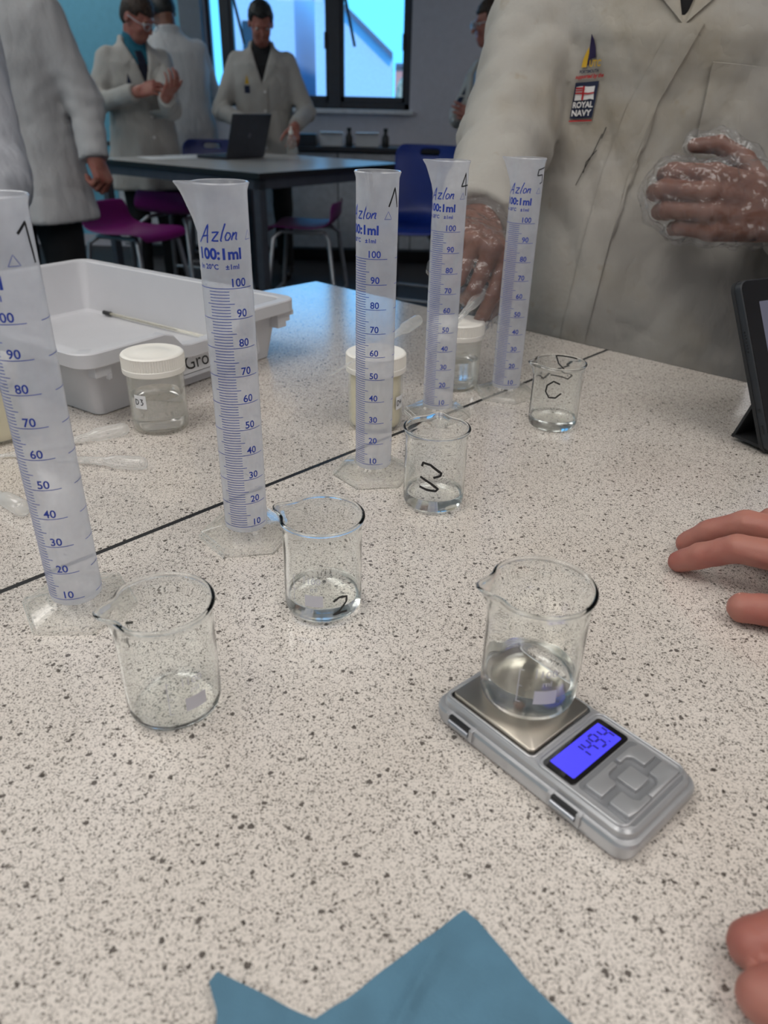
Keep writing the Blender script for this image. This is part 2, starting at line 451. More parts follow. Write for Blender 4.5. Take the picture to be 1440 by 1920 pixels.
def sdf_mesh(fn, lo, hi, h, c=4, slack=1.6):
    lo = np.array(lo, float); n = np.ceil((np.array(hi) - lo) / (h * c)).astype(int) + 1
    H = h * c
    g = np.stack(np.meshgrid(*[np.arange(k) for k in n], indexing='ij'), -1).reshape(-1, 3)
    ctr = lo + (g + .5) * H - h * .5
    v = fn(ctr).astype(np.float32)
    full = np.repeat(np.repeat(np.repeat(np.where(v < 0, -1, 1).astype(np.float32).reshape(n), c, 0), c, 1), c, 2)
    act = np.abs(v) < H * .87 * slack
    ga = g[act]
    o = np.stack(np.meshgrid(*[np.arange(c)] * 3, indexing='ij'), -1).reshape(-1, 3)
    ii = (ga[:, None, :] * c + o[None]).reshape(-1, 3)
    vals = np.empty(len(ii), np.float32)
    for b in range(0, len(ii), 400000):
        vals[b:b + 400000] = fn(lo + ii[b:b + 400000] * h)
    full[ii[:, 0], ii[:, 1], ii[:, 2]] = vals
    return nets(full, lo, h)
def A3(p): return np.array(p, float)
def cap(p, a, b, ra, rb=None):
    a, b = A3(a), A3(b); rb = ra if rb is None else rb
    ba = b - a; d = p - a
    t = np.clip(d @ ba / max(ba @ ba, 1e-12), 0, 1)
    return np.sqrt(((d - t[:, None] * ba) ** 2).sum(1)) - (ra + (rb - ra) * t)
def ell(p, c, r, Mx=None):
    q = p - A3(c)
    if Mx is not None: q = q @ Mx
    r = A3(r); k0 = np.sqrt(((q / r) ** 2).sum(1)); k1 = np.sqrt(((q / r ** 2) ** 2).sum(1)) + 1e-9
    return k0 * (k0 - 1) / k1
def smin(a, b, k):
    h = np.clip(.5 + .5 * (b - a) / k, 0, 1)
    return b + (a - b) * h - k * h * (1 - h)
def smax(a, b, k): return -smin(-a, -b, k)
def loft(p, zs, ax, by, cx, cy, pw=2.3):
    z = p[:, 2]
    a = np.interp(z, zs, ax); b = np.interp(z, zs, by)
    x = np.abs(p[:, 0] - np.interp(z, zs, cx)) / a; y = np.abs(p[:, 1] - np.interp(z, zs, cy)) / b
    d = ((x ** pw + y ** pw) ** (1 / pw) - 1) * np.minimum(a, b)
    return np.maximum(d, np.maximum(zs[0] - z, z - zs[-1]))
def folds(p, seed, n=7, wl=(.05, .16), amp=.005, stretch=(1, 1, 1)):
    rg = np.random.default_rng(seed); w = np.zeros(len(p)); q = p * A3(stretch)
    for _ in range(n):
        d = rg.normal(size=3); d /= np.linalg.norm(d); L = rg.uniform(*wl)
        e = rg.normal(size=3); e /= np.linalg.norm(e)
        ph = q @ d * (2 * np.pi / L) + 1.6 * np.sin(q @ e * (2 * np.pi / (L * 1.7)) + rg.uniform(0, 6)) + rg.uniform(0, 6)
        s = np.sin(ph); w += (1 - np.abs(s)) ** 2 - .35 if _ % 2 else s * .5
    return w * amp / math.sqrt(n)
def bvh_of(P, F): return BVHTree.FromPolygons([tuple(v) for v in P], [tuple(int(i) for i in f) for f in F])
def patch_geo(polys, bvh, d=(0, 1, 0), start=-1.2, off=.002, maxlen=.012, axes=(0, 2)):
    """flat outlines (x, z) laid on a body: each point is dropped along d until it meets the surface"""
    bm = bmesh.new()
    for poly in polys:
        vs = [bm.verts.new((p[0], 0, p[1])) for p in poly]
        bm.faces.new(vs)
    bmesh.ops.triangulate(bm, faces=bm.faces)
    for _ in range(9):
        es = [e for e in bm.edges if e.calc_length() > maxlen]
        if not es: break
        bmesh.ops.subdivide_edges(bm, edges=es, cuts=1)
        bmesh.ops.triangulate(bm, faces=[q for q in bm.faces if len(q.verts) > 3])
    bm.verts.index_update()
    V = [v.co.copy() for v in bm.verts]; F = [[v.index for v in f.verts] for f in bm.faces]; bm.free()
    return drop(V, bvh, d, start, off), F
def drop(V, bvh, d=(0, 1, 0), start=-1.2, off=.002):
    d = Vector(d); out = []; last = None
    for v in V:
        h = bvh.ray_cast(Vector((v[0], 0, v[2])) + d * start, d)
        if h[0] is None:
            near = bvh.find_nearest(Vector((v[0], last.y if last else 0, v[2]))); q = near[0] - d * off
        else: q = h[0] - d * off
        last = q; out.append(q)
    return out
def thicken(bm, thick):
    bm.normal_update(); fs = bm.faces[:]; edges = [e for e in bm.edges if len(e.link_faces) == 1]
    tw = {v: bm.verts.new(v.co - v.normal * thick) for v in bm.verts[:]}
    for f in fs: bm.faces.new([tw[v] for v in reversed(f.verts)])
    for e in edges:
        a, b = e.verts
        try: bm.faces.new((a, b, tw[b], tw[a]))
        except ValueError: pass
def sheet_obj(name, geo, m, parent=None, thick=0.):
    V, F = geo
    bm = bmesh.new(); vs = [bm.verts.new(v) for v in V]
    for f in F:
        try: bm.faces.new([vs[i] for i in f])
        except ValueError: pass
    bmesh.ops.recalc_face_normals(bm, faces=bm.faces)
    if thick: thicken(bm, thick)
    return bm_obj(name, bm, m, parent, True, 50)
# ================================================================ the room
X0, X1, Y0, Y1, ZC = -3.4, 3.2, -2.6, 7.2, 2.9
def struct(o): o['kind'] = 'structure'; return o
struct(box('floor', (X0 - .1, Y0 - .1, -.1), (X1 + .1, Y1 + .1, 0), M['floor']))
struct(box('ceiling', (X0 - .1, Y0 - .1, ZC), (X1 + .1, Y1 + .3, ZC + .12), M['ceil']))
struct(box('wall_left', (X0 - .1, Y0, 0), (X0, Y1, ZC), M['wallt']))
struct(box('wall_right', (X1, Y0, 0), (X1 + .1, Y1, ZC), M['wallw']))
struct(box('wall_front', (X0, Y0 - .1, 0), (X1, Y0, ZC), M['wallw']))
WL, WR, WB, WT = -1.56, .135, 1.165, 2.72           # window opening
struct(box('wall_back', (-3.4, Y1, 0), (-1.74, Y1 + .25, ZC), M['wallt']))
bm = bmesh.new()
for lo, hi in (((-1.74, 0), (WL, ZC)), ((WL, 0), (WR, WB)), ((WR, 0), (X1, ZC)), ((WL, WT), (WR, ZC))):
    add_box(bm, (lo[0], Y1, lo[1]), (hi[0], Y1 + .25, hi[1]))
struct(bm_obj('wall_back_window', bm, M['wallw']))
struct(box('trim_1', (-1.745, Y1 - .10, 0), (WL - .01, Y1, ZC), M['pillar'], bev=.004))          # boarded column beside the window
struct(box('baseboard_back', (X0, Y1 - .015, 0), (-1.75, Y1, .10), M['wallw']))
win = struct(empty('window_1', (0, Y1 + .09, 0)))
fr = bmesh.new()
for x0, x1, z0, z1 in ((WL, WR, WB, WB + .05), (WL, WR, WT - .05, WT), (WR - .045, WR, WB, WT), (WL, WL + .03, WB, WT)):
    add_box(fr, (x0, -.035, z0), (x1, .035, z1), .004)
bm_obj('window_frame', fr, M['wframe'], win)
for x0, x1 in ((-1.45, -1.37), (-.56, -.455)):
    box('mullion', (x0, -.045, WB), (x1, .045, WT), M['wframe'], win, .005)
for x0, x1 in ((-1.37, -.56), (-.455, WR - .045)):
    s = bmesh.new()
    for a, b, c, d in ((x0, x1, WB + .05, WB + .095), (x0, x1, WT - .1, WT - .05), (x0, x0 + .03, WB + .05, WT - .05), (x1 - .022, x1, WB + .05, WT - .05)):
        add_box(s, (a, -.03, c), (b, .03, d), .003)
    so = bm_obj('sash', s, M['wframe'], win)
    box('pane', (x0 + .02, -.004, WB + .08), (x1 - .015, .004, WT - .08), M['pane'], so)
    tube('window_stay', [(x0 + .02, -.05, 2.05), (x0 + .12, -.06, 1.62)], .012, M['wframe'], so, 8)
    bmh = bmesh.new(); add_box(bmh, (x1 - .03, -.06, 1.60), (x1 - .01, -.028, 1.72), .004); bm_obj('window_handle', bmh, M['wframe'], so)
box('pane', (WL + .02, -.004, WB + .04), (-1.44, .004, WT - .04), M['pane'], win)
struct(box('trim_2', (WL, Y1 - .05, WB - .035), (WR + .03, Y1 + .06, WB), M['cill'], bev=.005))      # window cill
# ---- ceiling panels: the lamps that light the room
def panel(x, y, w, lab):
    t = empty('ceiling_light', (x, y, ZC - .03), 0, lab, 'ceiling light', 'square ceiling panels')
    b = bmesh.new()
    for lo, hi in (((-.61, -.61), (.61, -.585)), ((-.61, .585), (.61, .61)), ((-.61, -.585), (-.585, .585)), ((.585, -.585), (.61, .585))):
        add_box(b, (lo[0], lo[1], -.012), (hi[0], hi[1], .03), .003)
    bm_obj('light_frame', b, M['cill'], t)
    box('diffuser', (-.585, -.585, .0), (.585, .585, .02), M['lamp_face'], t)
    L = bpy.data.lights.new('panel_lamp', 'AREA'); L.shape = 'SQUARE'; L.size = 1.14; L.energy = w; L.color = (1, .965, .925)
    lo = bpy.data.objects.new('panel_lamp', L); link(lo, t); lo.location = (0, 0, -.004)
for x, y, k, lab in ((-1.6, -1.3, .6, 'behind and left of the camera'), (.9, -1.3, .4, 'behind and right of the camera'), (-.85, .10, 1.25, 'straight over the near benches'), (1.0, .05, .7, 'right of the near benches'), (-2.5, 1.9, .9, 'over the student with back turned'),
                     (-2.7, 4.3, .5, 'left of the laptop table'), (-2.7, 6.2, .3, 'nearest the window'), (2.5, 6.4, .3, 'over the wall bench')):
    panel(x, y, PANEL_W * k, 'square white lit ceiling panel ' + lab)
# ---- outside the window
struct(box('ground_outside', (-60, 9, -3.4), (60, 120, -3.2), M['ground']))
def outhouse(name, outline, y0, y1, m, label, wins=()):
    t = empty(name, (0, y0, -3.2), 0, label, 'building')
    b = bmesh.new()
    a = [(x, 0, z + 3.2) for x, z in outline]; c = [(x, y1 - y0, z + 3.2) for x, z in outline]
    add_rings(b, [a, c]); bm_obj('building_wall', b, m, t)
    for x, z, w, h in wins:
        f = box('building_window', (x, -.06, z + 3.2), (x + w, .0, z + h + 3.2), M['wframe'], t)
        box('building_pane', (x + .06, -.075, z + 3.26), (x + w - .06, -.06, z + h + 3.14), M['pane'], f)
    rb = bmesh.new()
    top = sorted([p for p in outline if p[1] > -3], key=lambda p: p[0])
    for (xa, za), (xb, zb) in zip(top, top[1:]):
        if abs(xb - xa) > .3:
            v = [(xa, -.2, za + 3.2), (xb, -.2, zb + 3.2), (xb, y1 - y0, zb + 3.2), (xa, y1 - y0, za + 3.2)]
            add_rings(rb, [v, [(p[0], p[1], p[2] + .14) for p in v]])
    bm_obj('building_roof', rb, M['roof'], t)
outhouse('building', [(-2.2, -3.2), (-2.2, 4.1), (-.06, 2.35), (-.06, -3.2)], 24, 36, M['bluewall'], 'blue clad building with a sloping roof behind the right window pane')
outhouse('building', [(-5.2, -3.2), (-5.2, 4.6), (-3.1, 4.6), (-3.1, -3.2)], 27, 36, M['bluewall'], 'flat roofed blue building behind the left window pane', ((-4.7, 2.2, .7, 1.2),))
outhouse('building', [(-2.9, -3.2), (-2.9, 3.4), (-2.4, 3.9), (-1.9, 3.4), (-1.9, -3.2)], 40, 46, M['greywall'], 'pale gabled house in the gap between the blue buildings')
outhouse('building', [(.05, -3.2), (.05, 2.9), (.75, 2.9), (.75, -3.2)], 42, 48, M['brick'], 'pink rendered house at the right edge of the window')
def tree(x, y, zt, r, lab):
    t = empty('tree', (x, y, -3.2), 0, lab, 'tree')
    f = lambda p: ell(p, (0, 0, zt + 3.2 - r), (r, r, r * 1.1)) + folds(p, int(x * 10) + 5, 8, (.4, 1.6), .35)
    P, F = sdf_mesh(f, (-r * 1.6, -r * 1.6, zt + 3.2 - r * 2.7), (r * 1.6, r * 1.6, zt + 3.2 + r * .6), .16)
    mesh_obj('crown', P, F, M['leaf'], t)
    lathe('trunk', [(.22, 0), (.16, 2), (.12, zt + 3.2 - r)], M['trunk'], t, 10)
tree(1.35, 39, 2.5, 1.1, 'pale leafy tree beside the pink house outside the window')
tree(2.9, 43, 2.9, 1.4, 'taller pale tree outside, hidden past the right window edge')

# ================================================================ lab tables
U = Vector((math.cos(R_(47.3)), math.sin(R_(47.3)))); NV = Vector((U.y, -U.x))
SEAM = Vector((.3068, 1.0144))
def lab_table(name, corner, ax, ay, lx, ly, top_m, label, group=None, zt=TB, grp='table'):
    """corner: plan position; ax, ay: plan directions; lx, ly: lengths"""
    rz = math.atan2(ax.y, ax.x); flip = ax.x * ay.y - ax.y * ay.x < 0
    t = empty(name, (corner.x, corner.y, 0), rz, label, grp, group)
    s = -1 if flip else 1
    e = .0024
    ya, yb = sorted((0, s * ly))
    box('tabletop', (e, ya + e, zt - .025), (lx - e, yb - e, zt), top_m, t, .0004)
    b = bmesh.new()
    for lo, hi in (((0, ya), (lx, ya + e)), ((0, yb - e), (lx, yb)), ((0, ya + e), (e, yb - e)), ((lx - e, ya + e), (lx, yb - e))):
        add_box(b, (lo[0], lo[1], zt - .0255), (hi[0], hi[1], zt - .0003))
    bm_obj('edge_band', b, M['edge'], t)
    i = .015; w = .045
    b = bmesh.new()
    for lo, hi in (((i, ya + i), (lx - i, ya + i + .025)), ((i, yb - i - .025), (lx - i, yb - i)), ((i, ya + i), (i + .025, yb - i)), ((lx - i - .025, ya + i), (lx - i, yb - i))):
        add_box(b, (lo[0], lo[1], zt - .075), (hi[0], hi[1], zt - .0256))
    bm_obj('rail_frame', b, M['frame'], t)
    for x in (i, lx - i - w):
        for y in (ya + i, yb - i - w):
            l = box('leg', (x, y, .012), (x + w, y + w, zt - .026), M['frame'], t, .004)
            box('foot_cap', (x - .002, y - .002, 0), (x + w + .002, y + w + .002, .014), M['black'], l, .002)
    return t
lab_table('lab_table', SEAM - U * 1.2, U, NV, 1.2, .6, M['bench'], 'near speckled bench table carrying the beakers and pocket scale')
lab_table('lab_table', SEAM - U * 1.2, U, -NV, 1.2, .605, M['bench'], 'far speckled bench table beyond the black seam, under the grey tray')
TN = Vector((-.632, 3.831)); TU = Vector((math.cos(R_(54)), math.sin(R_(54)))); TV = Vector((-TU.y, TU.x))
lab_table('classroom_table', TN, TU, TV, 1.2, 1.3, M['pale_top'], 'pale topped table with black edge and grey legs, carrying the laptop')

# ---- low-backed purple stools and high blue chairs
def shell(name, prof, hw, m, parent, hole=None, dish=.02):
    """seat shell: side profile (y, z) swept across x with rounded ends"""
    nu, nv = len(prof), 15
    bm = bmesh.new(); G = []
    for i, (y, z) in enumerate(prof):
        w = hw[i]; row = []
        for j in range(nv):
            s = -1 + 2 * j / (nv - 1)
            row.append(bm.verts.new((w * s, y - (dish * 1.2 * s * s if z > .05 else 0), z + (dish * .5 * s * s if z <= .05 else 0))))
        G.append(row)
    for i in range(nu - 1):
        for j in range(nv - 1):
            if hole and hole(i, j): continue
            bm.faces.new((G[i][j], G[i][j + 1], G[i + 1][j + 1], G[i + 1][j]))
    bmesh.ops.recalc_face_normals(bm, faces=bm.faces)
    thicken(bm, .008)
    o = bm_obj(name, bm, m, parent, True, 60)
    sd = o.modifiers.new('round', 'SUBSURF'); sd.levels = 1; sd.render_levels = 1
    return o
def legs(t, h, sp=.17, m=None):
    for sx in (-1, 1):
        for sy in (-1, 1):
            l = tube('leg', [(sx * sp * .75, sy * sp * .7, h - .02), (sx * sp * .95, sy * sp * .9, h - .05), (sx * (sp + .05), sy * (sp + .05), .012)], .0125, m or M['chrome'], t)
            lathe('rubber_foot', [(.016, 0), (.017, .012), (.014, .024)], M['black'], l, 12).location = (sx * (sp + .05), sy * (sp + .05), 0)
    k = sp + .022; zf = .24
    for sy in (-1, 1): tube('stretcher', [(-k, sy * k, zf), (k, sy * k, zf)], .009, m or M['chrome'], t)
    for sx in (-1, 1): tube('seat_rail', [(sx * sp * .75, -sp * .7, h - .02), (sx * sp * .75, sp * .7, h - .02)], .011, m or M['chrome'], t)
def stool(x, y, rz, lab, h=.60):
    t = empty('lab_stool', (x, y, 0), rz, lab, 'stool', 'purple stools round the laptop table')
    prof = [(-.20, -.035), (-.195, -.012), (-.17, 0), (-.10, 0), (0, -.008), (.10, -.004), (.15, .012), (.175, .045), (.19, .09), (.20, .135)]
    hw = [.165, .18, .19, .2, .2, .195, .19, .185, .175, .15]
    o = shell('seat', prof, hw, M['purple'], t); o.location = (0, 0, h)
    legs(t, h)
    return t
def high_chair(x, y, rz, lab, h=.61):
    t = empty('high_chair', (x, y, 0), rz, lab, 'chair', 'blue high chairs round the laptop table')
    prof = [(-.21, -.03), (-.2, -.008), (-.17, 0), (-.08, -.004), (.02, -.012), (.11, -.006), (.16, .02), (.185, .07), (.195, .14), (.205, .20), (.213, .26), (.22, .31), (.225, .345), (.228, .375), (.23, .40)]
    hw = [.17, .19, .2, .205, .205, .2, .195, .19, .19, .195, .2, .205, .205, .195, .165]
    o = shell('seat_and_back', prof, hw, M['navy'], t, hole=lambda i, j: i == 12 and j in (5, 6, 7, 8)); o.location = (0, 0, h)
    legs(t, h)
    return t
stool(-1.33, 4.03, R_(68), 'purple stool at the near left table edge, nearest the laptop table left leg')
stool(-1.30, 4.80, R_(160), 'purple stool half hidden under the laptop table behind its left leg')
stool(-.47, 4.38, R_(-96), 'purple stool tucked under the table behind the second measuring cylinder')
high_chair(.13, 4.40, R_(-22), 'royal blue high chair at the right end of the laptop table')
high_chair(-1.20, 5.42, R_(10), 'royal blue high chair behind the laptop, beside the leaning white coat', .57)

# ---- laptop, papers and bottle on the classroom table
lt = empty('laptop', (-.87, 4.84, TB), R_(58), 'open dark laptop seen from behind on the pale table', 'laptop')
b = bmesh.new(); add_box(b, (-.165, 0, .002), (.165, .235, .018), .004); bm_obj('base', b, M['laptop'], lt)
b = bmesh.new()
for i in range(5):
    for j in range(13): add_box(b, (-.148 + j * .0228, .03 + i * .022, .018), (-.128 + j * .0228, .048 + i * .022, .0195))
bm_obj('keyboard', b, M['black'], lt).data.update()
mx = Matrix.Translation((0, .004, .014)) @ Matrix.Rotation(R_(18), 4, 'X')
sc = box('screen_lid', (-.165, -.008, .0), (.165, .0, .235), M['laptop'], lt, .003, mx)
box('screen', (-.152, .0003, .016), (.152, .0008, .222), M['black_gloss'], sc, 0, mx)
prism('logo_disc', rrect(.014, .014, .0135), -.0088, -.0082, M['frame'], sc).matrix_local = mx @ Matrix.Translation((0, 0, .12)) @ Matrix.Rotation(R_(90), 4, 'X') @ Matrix.Translation((0, 0, .0165))
for i, (x, y, a, lab) in enumerate(((-1.32, 4.78, 40, 'loose white sheet nearest the table edge left of the laptop'), (-1.22, 4.98, 62, 'white sheet lying behind the front sheet, left of the laptop'))):
    p = mesh_obj('paper_sheet', [(-.148, -.105, .0005), (.148, -.105, .0005), (.148, .105, .001), (-.148, .105, .003), (-.148, -.105, .0), (.148, -.105, .0), (.148, .105, .0002), (-.148, .105, .0022)],
                 [(0, 1, 2, 3), (7, 6, 5, 4), (0, 4, 5, 1), (1, 5, 6, 2), (2, 6, 7, 3), (3, 7, 4, 0)], M['card'])
    p.location = (x, y, TB + .0003 + i * .0005); p.rotation_euler = (0, 0, R_(a)); tag(p, lab, 'paper')
bt = empty('wash_bottle', (-.665, 5.40, TB), 0, 'small clear bottle held at the table by the dark-haired student', 'bottle')
lathe('bottle_body', [(.0, 0), (.03, 0), (.032, .004), (.032, .085), (.022, .105), (.012, .112), (.012, .118), (0, .118)], M['jar'], bt, 24)
lathe('bottle_cap', [(.0, .118), (.015, .118), (.015, .136), (.006, .142), (.004, .165), (0, .166)], M['lid'], bt, 20)
# ---- dark bench along the window wall
wb_ = empty('wall_bench', (0, 0, 0), 0, 'dark topped bench running along the wall under the window', 'bench')
box('worktop', (-2.3, 6.58, .865), (3.1, 7.19, .90), M['dark_top'], wb_, .004)
box('carcass', (-2.28, 6.66, .10), (3.1, 7.18, .865), M['pillar'], wb_)
box('plinth', (-2.25, 6.72, 0), (3.1, 7.18, .10), M['black'], wb_)
for i in range(-2, 7):
    d = box('cupboard_door', (-1.05 + i * .61, 6.64, .12), (-1.05 + i * .61 + .60, 6.66, .85), M['cill'], wb_, .003)
    tube('door_handle', [(-1.05 + i * .61 + .5, 6.64, .80), (-1.05 + i * .61 + .5, 6.62, .80), (-1.05 + i * .61 + .38, 6.62, .80), (-1.05 + i * .61 + .38, 6.64, .80)], .006, M['chrome'], d, 8)
bx = box('equipment_box', (-.87, 6.66, TB), (-.62, 6.9, TB + .085), M['dark_top'], None, .008); tag(bx, 'long low dark box on the dark bench below the window mullion', 'box')
for x, lab in ((-.50, 'white card carton on the dark bench nearest the dark box'), (-.21, 'white card carton on the dark bench towards the blue high chair')):
    t = empty('card_carton', (x, 6.78, TB), 0, lab, 'box', 'white cartons on the dark bench')
    box('carton_body', (-.095, -.07, 0), (.095, .07, .10), M['card'], t, .002); box('carton_flap', (-.095, -.10, .095), (.095, -.07, .10), M['card'], t, .001)
for x, lab in ((-.355, 'small black bottle between the two white cartons'), (-.06, 'small black bottle to the far side of both white cartons')):
    t = empty('dark_bottle', (x, 6.7, TB), 0, lab, 'bottle', 'black bottles on the dark bench')
    lathe('bottle_body', [(0, 0), (.028, 0), (.03, .01), (.03, .07), (.014, .095), (.014, .11), (0, .11)], M['black'], t, 20)
    lathe('bottle_cap', [(0, .11), (.018, .11), (.018, .135), (0, .136)], M['black'], t, 16)
yb = empty('yellow_tub', (-2.02, 6.80, TB), 0, 'narrow yellow tub on the dark bench between the two left students', 'tub')
lathe('tub_body', [(0, 0), (.05, 0), (.055, .01), (.06, .14), (.057, .14), (.05, .012), (0, .01)], M['yellow'], yb, 24)
lathe('tub_lid', [(0, .14), (.064, .14), (.064, .156), (0, .158)], M['yellow'], yb, 24)
# ================================================================ people
def hand_parts(F, D, wrist, side, curls, spread=(.10, .03, -.04, -.12), thumb=((.55, .75, -.25), (.85, .45, -.3), (.9, .3, -.35)), size=1.0, fat=1.0):
    """joints of one hand. F: towards the fingers, D: out of the back of the hand; side +1 right, -1 left.
    -> (palm capsules, [finger chains]); a chain is [(point, radius), ...]"""
    F = Vector(F).normalized(); D = (Vector(D) - F * Vector(D).dot(F)).normalized(); Y = D.cross(F) * side; w = Vector(wrist)
    P = lambda x, y, z: w + (F * x + Y * y + D * z) * size
    kn = [(.092, .028, .004), (.096, .008, .007), (.090, -.012, .005), (.080, -.030, .0)]
    ln = [(.044, .026, .022), (.048, .030, .023), (.044, .028, .023), (.034, .021, .020)]
    rd = [r * fat for r in (.0088, .009, .0085, .0074)]
    palm = []; ch = []
    for i, k in enumerate(kn):
        palm.append((P(.0, k[1] * .62, -.002), P(*k), .0150 * size, .0108 * size))
        palm.append((P(.02, k[1] * .75, -.010), P(k[0] - .012, k[1], -.006), .0115 * size, .0085 * size))
        a = 0; p = Vector(k); c = [(P(*k), .0104 * size)]
        for j in range(3):
            a += curls[i][j]
            d = Vector((math.cos(a) * math.cos(spread[i]), math.sin(spread[i]) * max(.2, math.cos(a)), -math.sin(a)))
            p = p + d.normalized() * ln[i][j]
            c.append((P(*p), rd[i] * (.98, .90, .76)[j] * size))
        ch.append(c)
    p = Vector((.022, .020, -.008)); c = [(P(*p), .0150 * size)]
    for d, L, r in zip(thumb, (.042, .034, .027), (.0115, .0102, .0082)):
        p = p + Vector(d).normalized() * L; c.append((P(*p), r * size))
    ch.append(c)
    return palm, ch
def hand_sdf(p, hp, k=.004):
    palm, ch = hp
    d = None
    for a, b, ra, rb in palm:
        x = cap(p, a, b, ra, rb); d = x if d is None else smin(d, x, .009)
    f = None
    for c in ch:
        g = None
        for (a, ra), (b, rb) in zip(c, c[1:]):
            x = cap(p, a, b, ra, rb); g = x if g is None else smin(g, x, .0022)
        f = g if f is None else np.minimum(f, g)
    return smin(d, f, k + .003)
RELAX = [(.25, .35, .2), (.3, .4, .25), (.35, .45, .25), (.4, .45, .3)]
FIST = [(.9, 1.5, .8), (.95, 1.5, .8), (1.0, 1.5, .8), (1.0, 1.5, .8)]

def person(name, loc, yaw, label, S):
    """S: the pose, in the person's own frame (x to their left, -y the way they face, z up from the floor)"""
    t = empty(name, (loc[0], loc[1], 0), yaw, label, 'person', S.get('group'))
    h = S.get('h', 1.0); lean = S.get('lean', 0.); side = S.get('side', 0.)
    hem = S.get('hem', .72); zs = A3([hem - .02, .95, 1.12, 1.28, 1.39, 1.45, 1.49, 1.53]) * h
    w = S.get('girth', 1.0)
    ax = A3([.245, .215, .195, .215, .215, .165, .10, .068]) * w; by = A3([.185, .155, .138, .150, .135, .10, .078, .062]) * w
    zz = zs - 1.0 * h
    cyv = -np.where(zz > 0, zz * math.tan(lean), 0) + A3([.01, .0, .0, -.005, .0, .012, .015, .015])
    cxv = np.where(zz > 0, zz * math.tan(side), 0)
    def at_z(z): return Vector((float(np.interp(z, zs, cxv)), float(np.interp(z, zs, cyv)), z))
    sh = {}
    for s in (1, -1): sh[s] = at_z(1.405 * h) + Vector((s * .165 * w, .005, 0))
    arms = {}
    for s, key in ((1, 'L'), (-1, 'R')):
        e, wr = S['arm' + key]; arms[s] = (sh[s], Vector(e), Vector(wr))
    hands = []
    for s, key in ((1, 'L'), (-1, 'R')):
        q = S.get('hand' + key)
        if q: hands.append((s, hand_parts(q['F'], q['D'], q.get('at', arms[s][2]), -s, q.get('curl', RELAX), **q.get('kw', {}))))
    for s, hp_ in S.get('explicit', []): hands.append((s, hp_))
    fine = S.get('fine')
    # head frame
    hp, hy, hr = S.get('head', (0, 0, 0))
    Mh = np.array((Matrix.Rotation(hy, 3, 'Z') @ Matrix.Rotation(-hr, 3, 'Y') @ Matrix.Rotation(hp, 3, 'X')))
    nb = at_z(1.50 * h); fwd = Vector(Mh @ A3((0, -1, 0)))
    hc = nb + Vector((0, -.015, .155 * h)) + Vector((fwd.x, fwd.y, 0)) * (.04 + .06 * max(0, hp)) + Vector((0, 0, -.06 * max(0, hp))) + Vector(S.get('head_off', (0, 0, 0)))
    hcn = A3(hc); wrist_extra = .03
    def head_sdf(p):
        q = (p - hcn) @ Mh
        d = ell(q, (0, .014, .032), (.074, .093, .084))
        d = smin(d, ell(q, (0, -.030, -.03), (.060, .060, .082)), .03)
        d = smin(d, ell(q, (0, -.048, -.088), (.036, .034, .026)), .03)
        for s in (1, -1):
            d = smax(d, -(np.sqrt(((q - A3((s * .031, -.106, .002))) ** 2).sum(1)) - .017), .012)
            d = smin(d, ell(q, (s * .033, -.070, -.030), (.022, .02, .02)), .02)
            d = smin(d, ell(q, (s * .076, .014, -.008), (.009, .020, .031)), .008)
        d = smin(d, cap(q, (-.034, -.086, .022), (.034, -.086, .022), .008), .014)
        d = smin(d, cap(q, (0, -.090, .006), (0, -.112, -.030), .007, .0115), .010)
        d = smin(d, cap(q, (-.018, -.087, -.062), (.018, -.087, -.062), .006), .006)
        d = smin(d, cap(q, (-.014, -.086, -.073), (.014, -.086, -.073), .006), .005)
        d = np.maximum(d, -cap(q, (-.022, -.098, -.0675), (.022, -.098, -.0675), .003))
        d = smin(d, cap(p, hcn + Mh @ A3((0, .022, -.06)), A3(nb) + A3((0, .01, -.08)), .056, .062), .025)
        return d
    def arms_sdf(p, r, k, cutoff=None):
        d = None
        for s in (1, -1):
            a, e, wr = arms[s]
            x = smin(cap(p, a, e, r[0], r[1]), cap(p, e, wr, r[1] * .98, r[2]), k)
            if cutoff is not None:
                dr = (wr - e).normalized()
                x = np.maximum(x, np.where(((p - A3(e)) @ A3(dr)) > 0, (p - A3(wr)) @ A3(dr) + cutoff, -1))
            d = x if d is None else np.minimum(d, x)
        return d
    seat = S.get('seated')
    lg = []
    for s in (1, -1):
        hip = Vector((s * .095, .01, .92 * h))
        if seat: hip = Vector((s * .10, 0, seat)); kn = Vector((s * .12, -.42, seat + .02)); an = Vector((s * .12, -.36, .09))
        else: kn = Vector((s * .10, -.005, .50 * h)); an = Vector((s * .105, .02, .09))
        lg.append((hip, kn, an))
    def legs_sdf(p, g, i=None):
        d = None
        for n_, (a, b, c) in enumerate(lg):
            if i is not None and n_ != i: continue
            x = smin(cap(p, a, b, .082 + g, .056 + g), cap(p, b, c, .056 + g, .040 + g * 1.6), .03)
            d = x if d is None else np.minimum(d, x)
        return d
    def body(p):
        d = head_sdf(p)
        d = smin(d, loft(p, zs[1:7], ax[1:7] - .065, by[1:7] - .055, cxv[1:7], cyv[1:7]), .03)
        d = smin(d, arms_sdf(p, (.034, .034, .027), .02), .03)
        d = smin(d, legs_sdf(p, -.02), .03)
        for s, hp_ in ([] if fine else hands):
            d = smin(d, smin(hand_sdf(p, hp_), cap(p, arms[s][1], hp_[0][1][0], .034, .022), .012), .008)
        return d
    allp = [sh[1], sh[-1], hc + Vector((0, 0, .16)), Vector((0, 0, .04))] + [v for s in arms for v in arms[s][1:]] + [q[0] for _, hp_ in hands for c in hp_[1] for q in c] + [v for l in lg for v in l]
